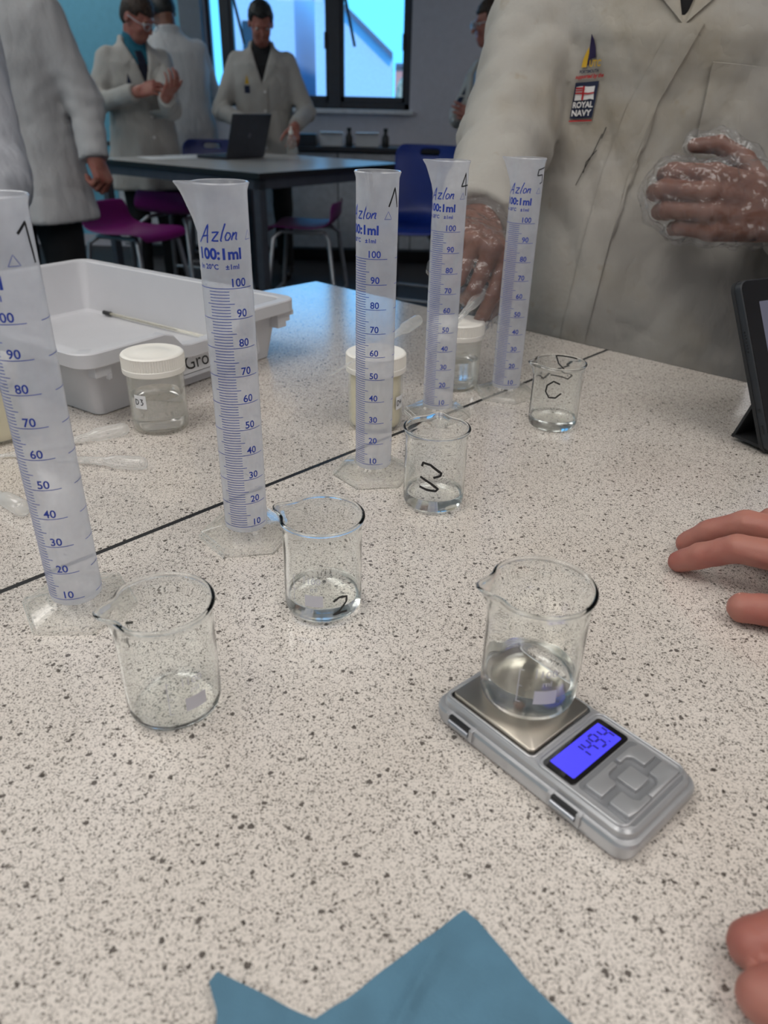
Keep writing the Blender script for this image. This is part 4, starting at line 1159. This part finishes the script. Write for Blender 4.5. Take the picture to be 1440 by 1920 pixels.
    A = [[((x * 1.2 + y * .22), y * 1.2) for x, y in l] for l in A]
    sheet_obj('maker_script', ribbon_geo(A, .00095, cyl_map(R, R_(-20), .2155, .0002, rr_c), .001), M['ink'], t)
    tri = [[(-.003, 0), (0, .0055), (.003, 0), (-.003, 0)]]
    sheet_obj('recycling_mark', ribbon_geo(tri, .0003, cyl_map(R, R_(62), .2165, .0002, rr_c), .001), M['ink'], t)
    if digit:
        a_, z_, sc_, ls = digit
        ls = [[(x * sc_, y * sc_) for x, y in l] for l in ls]
        sheet_obj('marker_number', ribbon_geo(ls, .0017 * min(1.3, sc_ / .02 * .9), cyl_map(R, a_ - rz, z_, .00035, rr_c), .001), M['marker'], t)
    if droplets:
        rg = random.Random(droplets); bm = bmesh.new()
        for _ in range(70):
            a = rg.uniform(0, 6.28); z = .245 - .09 * rg.random() ** 1.3; r = rg.uniform(.0003, .0008)
            Mx = Matrix.Translation(((rr_c(z) - .0004) * math.cos(a), (rr_c(z) - .0004) * math.sin(a), z)) @ Matrix.Diagonal((1, 1, 1.3, 1))
            bmesh.ops.create_icosphere(bm, subdivisions=1, radius=r, matrix=Mx)
        o = bm_obj('water_droplets', bm, M['water'], t, True); o['kind'] = 'stuff'
    return t
CAMV = lambda x, y: math.atan2(-y, -x)          # plan direction from a thing back to the camera
CYL = [(-.1975, .3915), (-.10425, .4865), (-.01065, .59997), (.05456, .74932), (.13714, .81995)]
ROT = [-48, 0, -31, -15, -12]
SPO = [-120, -78, -12, -72, -74]
one = [[(-.30, .28), (.0, .55), (.05, .1), (.12, -.5)]]
ang = [[(-.35, -.3), (.0, .5), (.22, -.35)]]
four = [[(.1, -.6), (.0, .6), (-.3, -.1), (.35, -.05)]]
five = [[(.4, .5), (-.3, .35), (-.35, 0), (.1, .05), (.15, -.4), (-.1, -.5)]]
DIG = [(None, None)] * 5
lab = ['milky measuring cylinder at the left edge with a thick marker 1, nearest the camera', 'milky measuring cylinder in front of the grey tray, its spout pointing left',
       'milky measuring cylinder in the middle, beside the beaker marked 3', 'milky measuring cylinder marked 4 standing behind the beaker marked 3', 'farthest milky measuring cylinder, beside the beaker marked C']
HEX = {}
for i, (x, y) in enumerate(CYL): HEX[lab[i]] = CAMV(x, y) + R_([6, 30, 38, 25, 20][i])
digs = [(50, .2260, .019, one), None, (52, .2300, .016, ang), (56, .2290, .016, four), (56, .2330, .015, five)]
for i, (x, y) in enumerate(CYL):
    cv = CAMV(x, y); d = digs[i]
    make_cylinder((x, y), cv + R_(ROT[i]), lab[i], cv + R_(SPO[i]), (cv + R_(d[0]), d[1], d[2], d[3]) if d else None, 7 + i)

# ================================================================ beakers
BR, BH = .0250, .0675
def make_beaker(loc, label, spout, water, marks=(), patch=None, text=None, tilt=0.):
    t = empty('beaker', (loc[0], loc[1], loc[2] + .0003), 0, label, 'beaker', 'small glass beakers')
    th = .0012; n = 72
    out = [(0, 0), (BR - .0062, .0), (BR - .0030, .0007), (BR - .0010, .0026), (BR - .0001, .0060), (BR, .010), (BR, .030), (BR, .050), (BR + .0001, .0585), (BR + .0005, .0628), (BR + .0014, .0658), (BR + .0021, .0670)]
    out = out[:-2]
    top = [(BR + .00095 + .00112 * math.cos(R_(q)), .0672 + .00112 * math.sin(R_(q))) for q in range(-55, 236, 24)]
    inn = [(BR - .0008, .0640), (BR - th, .058), (BR - th, .030), (BR - th, .010), (BR - th - .0002, .0065), (BR - th - .0012, .0038), (BR - .0045, .0022), (BR - .0080, .0016), (0, .0014)]
    def lip(x, y, z):
        if z < .050: return (x, y, z)
        a = math.atan2(y, x); da = (a - spout + math.pi) % (2 * math.pi) - math.pi
        k = (z - .050) / .018; w = math.exp(-(da / .23) ** 2) * max(0, k) ** 1.6
        pin = -.0014 * math.exp(-((abs(da) - .48) / .2) ** 2) * max(0, k) ** 1.5
        r = math.hypot(x, y)
        if r < 1e-6: return (x, y, z)
        f = (r + .0060 * w + pin) / r
        return (x * f, y * f, z + .0004 * w)
    P = out[1:] + top + inn[:-1]
    bm = bmesh.new(); add_rings(bm, [[lip(*p) for p in r] for r in lathe_rings(P, n)])
    g = bm_obj('glass_body', bm, M['glass'], t, True, 60)
    if water:
        rw = BR - th + .00025
        wp = [(BR - .0082, .00150), (BR - .0046, .00200), (BR - th - .0010, .0036), (rw - .0002, .0064)]
        wp = [p for p in wp if p[1] < water - .0006] 
        wp += [(rw, water + .0007), (rw - .0007, water + .0002), (rw - .002, water)]
        bm = bmesh.new(); add_rings(bm, lathe_rings(wp, n)); bm_obj('water', bm, M['water'], t, True, 50)
    for a, z, sc_, w, ls in marks:
        ls = [[(x * sc_, y * sc_) for x, y in l] for l in ls]
        sheet_obj('marker_writing', ribbon_geo(ls, w, cyl_map(BR, a, z, .00015), .001), M['marker'], t)
    if patch:
        a, z = patch
        V, F = ribbon_geo([[(-.0058, 0), (.0058, 0)]], .0085, cyl_map(BR, a, z, .0001), .001)
        sheet_obj('write_on_patch', (V, F), M['white_print'], t)
        geo = [text_geo('100', .0062, cyl_map(BR, a, z + .0125, .0001)), text_geo('ml', .0050, cyl_map(BR, a, z + .0070, .0001))]
        geo.append(ribbon_geo([[(-.006, .012), (-.006, .018)], [(-.014, -.004), (-.014, .016)]] + [[(-.0145, k), (-.012, k)] for k in (-.004, .006, .016)], .0004, cyl_map(BR, a, z, .0001)))
        sheet_obj('white_scale_print', join_geo(geo), M['white_print'], t)
    return t
SCALE_C = Vector((.0915, .2735)); SCALE_A = R_(-48.6); PAN_Z = .0188
two = [[(-.42, .30), (-.1, .5), (.32, .42), (.30, .12), (-.1, -.32), (-.42, -.5), (.0, -.44), (.35, -.48)]]
three = [[(-.30, .38), (-.26, .52), (.0, .48), (.38, .18), (.36, .08), (.12, .0)], [(-.34, -.02), (.05, -.22), (.30, -.42), (.22, -.5), (-.06, -.48), (-.36, -.40)]]
cee = [[(.30, .35), (-.05, .48), (-.38, .2), (-.42, -.15), (-.2, -.45), (.15, -.42), (.42, -.15)]]
zed = [[(-.6, .45), (.35, .45), (.2, .1), (-.1, -.15), (-.5, -.3), (-.3, -.5), (.5, -.4)]]
wav = [[(.3, .6), (-.2, .45), (.1, .2), (.1, -.1), (-.3, -.4)]]
b1 = (-.1120, .3045); cv = CAMV(*b1)
make_beaker((*b1, TB), 'empty glass beaker at the left front, beside the nearest measuring cylinder', cv + R_(-88), .0042, [(cv + R_(-128), .040, .011, .0016, [[(-.5, .4), (.0, .7)], [(.3, .1), (.1, -.6)]])], (cv + R_(24), .0185))
b2 = (-.0386, .3992); cv = CAMV(*b2)
make_beaker((*b2, TB), 'glass beaker with a little water and a handwritten 2 low on its side', cv + R_(-112), .0125, [(cv + R_(26), .0150, .0125, .0016, two)], (cv + R_(-14), .0195))
b3 = (.0407, .5472); cv = CAMV(*b3)
make_beaker((*b3, TB), 'glass beaker with shallow water and a handwritten 3 on its front', cv + R_(178), .0125, [(cv + R_(-8), .0345, .0230, .0020, three)])
b4 = (.1741, .7276); cv = CAMV(*b4)
make_beaker((*b4, TB), 'glass beaker marked C with shallow water, farthest along the bench', cv + R_(-72), .0110, [(cv + R_(-6), .046, .0185, .0016, cee), (cv + R_(172), .056, .024, .0014, zed)])
b5 = (.0780, .2990); cv = CAMV(*b5)
make_beaker((*b5, TB + PAN_Z + .0002), 'glass beaker of water standing on the silver pocket scale', cv + R_(-72), .0165, [(cv + R_(98), .045, .016, .0013, wav)], (cv + R_(22), .0185))

# ================================================================ pocket scale
ps = empty('pocket_scale', (SCALE_C.x, SCALE_C.y, TB), SCALE_A, 'silver pocket scale with lit blue display reading under a beaker of water', 'scale')
HX, HYY = .0612, .0312
def loft_outline(name, levels, m, parent, rad=.009, angle=30, notch=None):
    bm = bmesh.new(); rings = []
    for ins, z in levels:
        ring = rrect(HX - ins, HYY - ins, max(.002, rad - ins * .6), 7)
        rings.append([(x, y, z) for x, y in ring])
    add_rings(bm, rings)
    return bm_obj(name, bm, m, parent, True, angle)
loft_outline('base_tray', [(.0040, .0), (.0016, .0014), (.0006, .0045), (.0004, .0098), (.0012, .0112), (.0030, .0116)], M['silver'], ps)
body = loft_outline('housing', [(.0030, .0108), (.0030, .0128), (.0034, .0150), (.0046, .0162), (.0062, .0165)], M['silver'], ps, .010)
# raised frame lines around pan and control panel
def ring_strip(name, cx, cy, hx, hy, rad, w, z0, z1, m, parent):
    bm = bmesh.new()
    o = rrect(hx, hy, rad, 6, cx, cy); i = rrect(hx - w, hy - w, max(.0006, rad - w), 6, cx, cy)
    add_rings(bm, [[(x, y, z0) for x, y in o], [(x, y, z1 - .0004) for x, y in o], [(x * .7 + u * .3, y * .7 + v * .3, z1) for (x, y), (u, v) in zip(o, i)], [(x * .3 + u * .7, y * .3 + v * .7, z1) for (x, y), (u, v) in zip(o, i)], [(x, y, z1 - .0004) for x, y in i], [(x, y, z0) for x, y in i]], True, False, False)
    return bm_obj(name, bm, m, parent, True, 60)
ring_strip('pan_surround', -.0262, 0, .0295, .0262, .004, .0016, .0160, .0172, M['silver'], ps)
ring_strip('panel_rim', .0292, 0, .0252, .0265, .005, .0013, .0158, .0176, M['silver'], ps)
prism('pan_well', rrect(.0279, .0246, .003, 5, -.0262, 0), .0160, .0167, M['black'], ps)
prism('weighing_pan', rrect(.0268, .0236, .0028, 6, -.0262, 0), .0168, PAN_Z, M['steel'], ps, .0006)
bz = prism('display_bezel', rrect(.0093, .0232, .0022, 6, .0160, -.0008), .0160, .0171, M['black_gloss'], ps, .0003)
dl = prism('display', rrect(.0070, .0196, .0008, 4, .0160, -.0008), .0165, .0173, M['lcd'], bz)
# seven-segment figures, read from -y to +y, tops towards the pan
def seg_digit(d, x, y, w, h):
    S7 = {'1': 'bc', '4': 'fgbc', '9': 'abcdfg', '0': 'abcdef'}[d]
    L_ = dict(a=((0, h), (w, h)), b=((w, h), (w, h / 2)), c=((w, h / 2), (w, 0)), d=((0, 0), (w, 0)), e=((0, 0), (0, h / 2)), f=((0, h / 2), (0, h)), g=((0, h / 2), (w, h / 2)))
    out = []
    for s in S7:
        a, b = Vector(L_[s][0]), Vector(L_[s][1]); e = (b - a).normalized() * .0005
        out.append([(x + (a + e).x, y + (a + e).y), (x + (b - e).x, y + (b - e).y)])
    return out
lines = []
for k, d in enumerate('1494'):
    lines += seg_digit(d, -.0062 + k * .0062 + (.0010 if k == 3 else 0), -.0042, .0042, .0086)
lines.append([(.0124, -.0042), (.0131, -.0042)])
V, F = ribbon_geo(lines, .0013, lambda p: (.0160 - p[1], -.0002 + p[0], .01738), .002)
sheet_obj('display_figures', (V, F), M['seg'], dl)
# five moulded keys
KX = .0412
prism('groove_shade', rrect(.0150, .0222, .003, 5, .0408, 0), .0160, .01675, M['groove_shade'], ps)  # added plate, coloured darker to imitate shade in the grooves round the keys
def key(poly, name='key'): return prism(name, poly, .0160, .0192, M['silver'], ps, .0006)
def rp(pts, r=.0009):
    """round the corners of a small outline"""
    out = []; n = len(pts)
    for i in range(n):
        a, b, c = Vector(pts[i - 1]), Vector(pts[i]), Vector(pts[(i + 1) % n])
        u, v = (a - b).normalized(), (c - b).normalized(); k = min(r, (a - b).length * .45, (c - b).length * .45)
        for t in (0, .5, 1):
            q = (b + u * k) * (1 - t) ** 2 + b * 2 * t * (1 - t) + (b + v * k) * t ** 2
            out.append((q.x, q.y))
    return out
key(rp([(KX - .0052, -.0056), (KX + .0052, -.0056), (KX + .0052, .0056), (KX - .0052, .0056)]))
def el(sx, sy, sw):
    pts = [(.0025, .0088), (.0118, .0088), (.0118, .0190), (.0068, .0190), (.0068, .0148), (.0048, .0126), (.0025, .0126)] if not sw else \
          [(.0062, -.0005), (.0112, -.0005), (.0112, .0068), (.0062, .0068)]
    return [(KX + sx * x, sy * y) for x, y in pts]
# corner keys: a pad with a narrow arm hugging the centre key
key(rp([(KX - .0118, .0090), (KX - .0118, .0200), (KX - .0010, .0200), (KX - .0010, .0112), (KX - .0060, .0112), (KX - .0080, .0090), (KX - .0080, .0012), (KX - .0104, .0012)][:0] or
       [(KX - .0120, .0035), (KX - .0120, .0150), (KX - .0100, .0205), (KX - .0008, .0205), (KX - .0008, .0108), (KX - .0070, .0108), (KX - .0092, .0090), (KX - .0092, .0035)]))
key(rp([(KX + .0030, .0085), (KX + .0030, .0205), (KX + .0120, .0205), (KX + .0120, -.0030), (KX + .0092, -.0030), (KX + .0092, .0060), (KX + .0070, .0085)]))
key(rp([(KX + .0120, -.0035), (KX + .0120, -.0150), (KX + .0110, -.0205), (KX + .0008, -.0205), (KX + .0008, -.0108), (KX + .0070, -.0108), (KX + .0092, -.0090), (KX + .0092, -.0035)][::-1]))
key(rp([(KX - .0030, -.0085), (KX - .0030, -.0205), (KX - .0120, -.0205), (KX - .0120, .0015), (KX - .0092, .0015), (KX - .0092, -.0060), (KX - .0070, -.0085)][::-1]))
# lid hinge notches along the long near edge
for x in (-.0400, .0265):
    h = box('hinge_slot', (x - .0070, -HYY - .0002, .0062), (x + .0070, -HYY + .0042, .0113), M['black'], ps, .0004)
    tube('hinge_pin', [(x - .0068, -HYY - .0004, .0078), (x + .0068, -HYY - .0004, .0078)], .0014, M['chrome'], h, 10)
    for sx in (-1, 1): box('hinge_lug', (x + sx * .0082 - .0012, -HYY - .0006, .0040), (x + sx * .0082 + .0012, -HYY + .0040, .0118), M['silver'], ps, .0004)
# strip of clear film stuck across the display end
fv = []; nx_, ny_ = 22, 5
for i in range(nx_ + 1):
    for j in range(ny_ + 1):
        y = -.0262 + .050 * i / nx_; x = .0040 + .0060 * j / ny_ - (.004 * (i / nx_))
        fv.append((x, y, .01795 + .0006 * math.sin(i * 1.3 + j * 2.1) * (j / ny_)))
ff = [(i * (ny_ + 1) + j, (i + 1) * (ny_ + 1) + j, (i + 1) * (ny_ + 1) + j + 1, i * (ny_ + 1) + j + 1) for i in range(nx_) for j in range(ny_)]
sheet_obj('clear_film_strip', (fv, ff), M['cling'], ps)

# ================================================================ grey tray
FR = Vector((.545, .838)).normalized(); RB = Vector((-FR.y, FR.x))
Fc, Rc = Vector((-.2920, .6800)), Vector((-.1141, .9530))
mid = (Fc + Rc) / 2; TL, TW = .427, .322
tc = mid + RB * (TL / 2)
tr = empty('storage_tray', (tc.x, tc.y, TB), math.atan2(FR.y, FR.x), 'shallow grey plastic storage tray with a label holder on its front', 'tray')
def tloop(ins, z, dip=0.):
    ring = rrect(TW / 2 - ins, TL / 2 - ins, max(.006, .020 - ins * .4), 6); out = []
    # insert extra points along the front side so it can dip
    full = []
    for i, p in enumerate(ring):
        q = ring[(i + 1) % len(ring)]; full.append(p)
        if abs(p[1] - q[1]) < 1e-6 and p[1] < 0:
            for k in range(1, 24): full.append((p[0] + (q[0] - p[0]) * k / 24, p[1]))
    for x, y in full:
        k = 0
        if y < -TL / 2 + .035 and dip: k = min(1, max(0, (.058 - abs(x - .005)) / .022)); k = k * k * (3 - 2 * k)
        out.append((x, y, z - dip * k))
    return out
bm = bmesh.new()
add_rings(bm, [tloop(.030, 0), tloop(.0275, .0015), tloop(.0185, .052, .0), tloop(.0170, .0595, .018), tloop(.0015, .0600, .018), tloop(.0, .0612, .018), tloop(.0, .0742, .018), tloop(.0012, .0755, .018), tloop(.0135, .0755, .018), tloop(.0150, .0742, .018), tloop(.0200, .0500, .010), tloop(.0300, .0085), tloop(.0340, .0050)])
bm_obj('tray_body', bm, M['tray'], tr, True, 35)
for k in range(3):
    box('runner_step', (TW / 2 - .034, -TL / 2 + .006, .0602 - .0062 * (k + 1)), (TW / 2 - .0035 - .0075 * k, -TL / 2 + .020, .0602 - .0062 * k), M['tray'], tr, .0006)
for x in (-TW / 2 + .020, ):
    c_ = box('front_clip', (x - .004, -TL / 2 + .006, .0480), (x + .016, -TL / 2 + .018, .0602), M['tray'], tr, .0012)
    box('clip_tooth', (x + .010, -TL / 2 + .004, .0440), (x + .014, -TL / 2 + .010, .0500), M['tray'], c_, .0008)
tm = Matrix.Translation((.036, -TL / 2 + .0222, .030)) @ Matrix.Rotation(R_(-9), 4, 'X')
hold = bmesh.new()
for lo, hi in (((-.066, -.004, -.017), (.066, .0, -.014)), ((-.066, -.004, .0105), (.066, 0, .0135)), ((-.066, -.004, -.017), (-.063, 0, .0135)), ((.063, -.004, -.017), (.066, 0, .0135))):
    add_box(hold, lo, hi, .0006, tm)
lh = bm_obj('label_holder', hold, M['tray'], tr)
cd = box('label_card', (-.063, -.0022, -.014), (.063, -.0014, .0105), M['card'], lh, 0, tm)
V, F = text_geo('Gro', .0225, lambda p: tm @ Vector((-.0555 + p[0], -.00235, -.0085 + p[1])), align='LEFT', maxlen=.02)
sheet_obj('label_lettering', (V, F), M['marker'], cd)
V, F = ribbon_geo([[(-.062, -.0128), (.062, -.0128)], [(-.062, .0092), (.062, .0092)]], .0007, lambda p: tm @ Vector((p[0], -.0023, p[1])), .05)
sheet_obj('label_rule', (V, F), M['marker'], cd)
# thermometer lying along the back of the tray
p0, p1 = Vector((-.4255, 1.1110, TB + .0100)), Vector((-.1900, .9540, TB + .0100))
e_ = (p1 - p0)
th = empty('thermometer', p0, 0, 'thin glass thermometer with a black end lying in the grey tray', 'thermometer')
tube('glass_rod', [(0, 0, 0), e_ * .5, e_], .0024, M['thermo'], th, 12)
tube('black_end', [e_ * -.012, e_ * .045], .0032, M['black'], th, 12)
tube('liquid_column', [e_ * .06, e_ * .55], .0008, M['black'], th, 6)

# ================================================================ specimen pots
def make_pot(xy, label, fill, liquid, rz=0., sticker=None):
    t = empty('specimen_pot', (xy[0], xy[1], TB), rz, label, 'pot', 'screw-lid specimen pots')
    r = .0275; H = .0745
    prof = [(.0235, 0), (.0255, .0006), (.0270, .0030), (r, .010), (r, .050), (r - .0002, H - .004), (r - .0010, H), (r - .0020, H), (r - .0018, .05), (r - .0014, .010), (.0250, .0035), (.0235, .0026)]
    bm = bmesh.new(); add_rings(bm, lathe_rings(prof, 56)); bm_obj('pot_body', bm, M['jar'], t, True, 50)
    if fill:
        rw = r - .0022
        bm = bmesh.new(); add_rings(bm, lathe_rings([(.0225, .0032), (.0244, .0045), (rw, .0105), (rw, fill + .0004), (rw - .0008, fill)], 48)); bm_obj('liquid', bm, M[liquid], t, True, 50)
    bm = bmesh.new(); n = 144; rl = .0302
    def rg(rad, z, rib=0.): return [((rad + (rib if i % 2 else 0)) * math.cos(2 * math.pi * i / n), (rad + (rib if i % 2 else 0)) * math.sin(2 * math.pi * i / n), z) for i in range(n)]
    zl = H - .0015
    add_rings(bm, [rg(rl - .0020, zl - .0135), rg(rl - .0003, zl - .0135), rg(rl, zl - .0125), rg(rl, zl - .0085), rg(rl, zl - .0080, -.0010), rg(rl, zl + .0028, -.0010), rg(rl - .0004, zl + .0034), rg(rl - .0012, zl + .0044), rg(rl - .0030, zl + .0050), rg(rl - .0045, zl + .0046), rg(.0150, zl + .0046), rg(.0140, zl + .0050), rg(.0020, zl + .0050)])
    bm_obj('lid', bm, M['lid'], t, True, 35)
    if sticker:
        a, z, s = sticker; a -= rz
        V, F = ribbon_geo([[(-.0065, 0), (.0065, 0)]], .0135, cyl_map(r, a, z, .0002), .001)
        st = sheet_obj('sticker', (V, F), M['card'], t)
        sheet_obj('sticker_writing', ribbon_geo([[(x * .0056, y * .0056) for x, y in l] for l in s], .0009, cyl_map(r, a, z, .0004), .0008), M['marker'], st)
    return t
Dm = [[(-.85, -.5), (-.85, .5), (-.35, .35), (-.25, .0), (-.45, -.4), (-.85, -.5)]]
n3 = [[(.1, .5), (.55, .5), (.3, .1), (.6, -.1), (.45, -.45), (.1, -.5)]]
n4 = [[(.15, .5), (.0, -.05), (.6, .0)], [(.45, .35), (.40, -.5)]]
n5 = [[(.6, .5), (.15, .5), (.1, .05), (.5, .05), (.55, -.3), (.1, -.5)]]
jar = [(-.2285, .6985), (-.0116, .7165), (.0805, .8465), (-.378, .662)]
make_pot(jar[0], 'white-lidded pot of clear liquid labelled D3 in front of the grey tray', .036, 'water', .3, (CAMV(*jar[0]) + R_(-38), .0350, Dm + n3))
make_pot(jar[1], 'white-lidded pot of cream liquid with a pipette across its lid, behind the middle cylinder', .058, 'cream', .9, (CAMV(*jar[1]) + R_(62), .0300, Dm + n4))
make_pot(jar[2], 'white-lidded pot of clear liquid under the gloved hand, between the two farthest cylinders', .034, 'water', .1)
make_pot(jar[3], 'white-lidded pot of cream liquid cut off by the left edge behind the nearest cylinder', .050, 'cream', .5)

# ================================================================ plastic pipettes
def make_pipette(a, b, label, bulb=.0062, ln=.148):
    """a: bulb end, b: a point along the stem"""
    a, b = Vector(a), Vector(b); d = (b - a).normalized()
    if a.z < TB + .01:                       # lying on the bench: bulb and tip both touch it
        a.z = TB + bulb + .0008; d.z = 0; d.normalize(); d *= math.sqrt(1 - ((bulb - .0012) / ln) ** 2); d.z = -(bulb - .0012) / ln
    t = empty('pipette', a, 0, label, 'pipette', 'disposable plastic pipettes')
    t.rotation_mode = 'QUATERNION'; t.rotation_quaternion = Vector((0, 0, 1)).rotation_difference(d)
    prof = [(.0012, 0), (.0040, .0010), (bulb - .0006, .0035), (bulb, .007), (bulb, .028), (bulb - .0006, .033), (.0040, .038), (.0036, .042), (.0040, .044), (.0034, .048), (.0030, .080), (.0024, .100), (.0014, .120), (.0010, ln), (.0006, ln)]
    bm = bmesh.new(); add_rings(bm, lathe_rings(prof, 24)); bm_obj('pipette_body', bm, M['pip'], t, True, 50)
    lathe('stem_rings', [(.0031, .058), (.0036, .0583), (.0036, .0589), (.0031, .0592)], M['pip'], t, 20)
    return t
z = TB + .0063
make_pipette((-.2535, .6745, z), (-.2937, .6480, TB + .0041), 'pipette lying beside the D3 pot, the farther of two pointing left', .0066)
make_pipette((-.2120, .5943, z), (-.2714, .6030, TB + .0041), 'pipette lying nearer than the other, between the two front cylinders')
make_pipette((-.2800, .5030, z), (-.3100, .5270, TB + .0041), 'pipette at the left edge with only its bulb showing past the nearest cylinder', .0068)
lz = TB + .0745 - .0015 + .0050
make_pipette((.0330, .7870, lz + .0150), (-.0150, .7080, lz + .0046), 'pipette resting across the lid of the pot of cream liquid', .0062, .165)
make_pipette((.1120, .8600, TB + .1120), (.0850, .8300, TB + .0910), 'pipette held in the gloved hand above the far pot', .0062, .078)

# ================================================================ tablet on its folding cover
wv = Vector((.89, .46, 0)).normalized(); bk = Vector((-wv.y, wv.x, 0)); lean = R_(29)
upv = Vector((0, 0, math.cos(lean))) + bk * math.sin(lean); nrm = wv.cross(upv)
tb_ = empty('tablet', (.3700, .6520, TB + .0045), 0, 'dark tablet propped on its folding cover at the right edge of the bench', 'tablet')
rot = Matrix((wv, upv, nrm)).transposed().to_4x4()
tmx = rot @ Matrix.Translation((0, .003, 0))
def tprism(name, poly, z0, z1, m, parent, bev=0.):
    bm = bmesh.new(); add_prism(bm, poly, z0, z1, bev); bm.transform(tmx); return bm_obj(name, bm, m, parent, True, 40)
TWd, THt = .245, .166
tprism('tablet_body', rrect(TWd / 2, THt / 2, .009, 6, TWd / 2, THt / 2), -.0075, .0, M['tablet'], tb_, .0015)
tprism('cover_back', rrect(TWd / 2 + .001, THt / 2 + .001, .010, 6, TWd / 2, THt / 2), -.0105, -.0070, M['folio'], tb_)
tprism('screen_glass', rrect(TWd / 2 - .0015, THt / 2 - .0015, .008, 6, TWd / 2, THt / 2), -.0004, .0006, M['black_gloss'], tb_)
tprism('screen', rrect(TWd / 2 - .021, THt / 2 - .022, .001, 3, TWd / 2, THt / 2), .0, .0008, M['tscreen'], tb_)
for k in range(7): tprism('speaker_hole', rrect(.0006, .0009, .0005, 3, -.0000, .098 + k * .0032), -.0048, -.0034, M['black'], tb_)
tprism('audio_jack', rrect(.0006, .0017, .0005, 3, 0, .041), -.0056, -.0026, M['black'], tb_)
tprism('charging_port', rrect(.0006, .0045, .0005, 3, 0, .022), -.0052, -.0026, M['black'], tb_)
# folded cover leg
bm = bmesh.new()
a_ = tmx @ Vector((.0, .052, -.0105)); b_ = Vector((0, 0, .0)) + bk * .050; c_ = tmx @ Vector((0, .002, -.0105))
for p, q in ((a_, b_), (b_, c_)):
    p = Vector(p); q = Vector(q); q.z = max(q.z, .0); p.z = max(p.z, .0)
    up2 = (q - p).normalized().cross(wv) * .0028
    r0 = [p, q, q + up2, p + up2]; r1 = [v + wv * .230 for v in r0]
    add_rings(bm, [[v + wv * .004 for v in r0], r1])
bm_obj('cover_stand', bm, M['folio'], tb_)

# ================================================================ blue paper towel
def towel():
    t_ = []
    f = lambda u, v: (u, v, 0)
    top = [(-.0603, .1542), (-.058, .1580), (-.0405, .1520), (-.0205, .1450), (-.0095, .1515), (.0100, .1675), (.0245, .1778), (.0368, .1872), (.0425, .1825), (.0500, .1720), (.0575, .1610), (.0670, .1510), (.0730, .1445)]
    bot = [(-.0555, .1450), (-.052, .120), (-.03, .060), (.02, .045), (.06, .060), (.085, .105), (.0800, .1330)]
    bm = bmesh.new(); vs = [bm.verts.new((x, y, 0)) for x, y in top + bot[::-1]]; bm.faces.new(vs)
    bmesh.ops.triangulate(bm, faces=bm.faces)
    for _ in range(6):
        es = [e for e in bm.edges if e.calc_length() > .0035]
        if not es: break
        bmesh.ops.subdivide_edges(bm, edges=es, cuts=1)
        bmesh.ops.triangulate(bm, faces=[q for q in bm.faces if len(q.verts) > 3])
    for v in bm.verts:
        x, y = v.co.x, v.co.y
        d1 = (x - .016) - (y - .155) * .55                   # soft crease running down from the tall corner
        z = .0018 + .0030 * math.exp(-(d1 / .0032) ** 2) * min(1, max(0, (.183 - y) / .02)) + .0007 * math.sin(x * 210 + y * 90) * math.sin(y * 160)
        z += max(0, -.030 - x) * .16 + max(0, .13 - y) * .05
        v.co.z = max(.0009, z)
    bmesh.ops.recalc_face_normals(bm, faces=bm.faces)
    bmesh.ops.solidify(bm, geom=bm.faces[:], thickness=.0006)
    o = bm_obj('paper_towel', bm, M['paper_blue'], None, True, 60)
    o.location = (0, 0, TB)
    return tag(o, 'crumpled blue paper towel with two pointed corners on the front of the bench', 'paper towel')
towel()
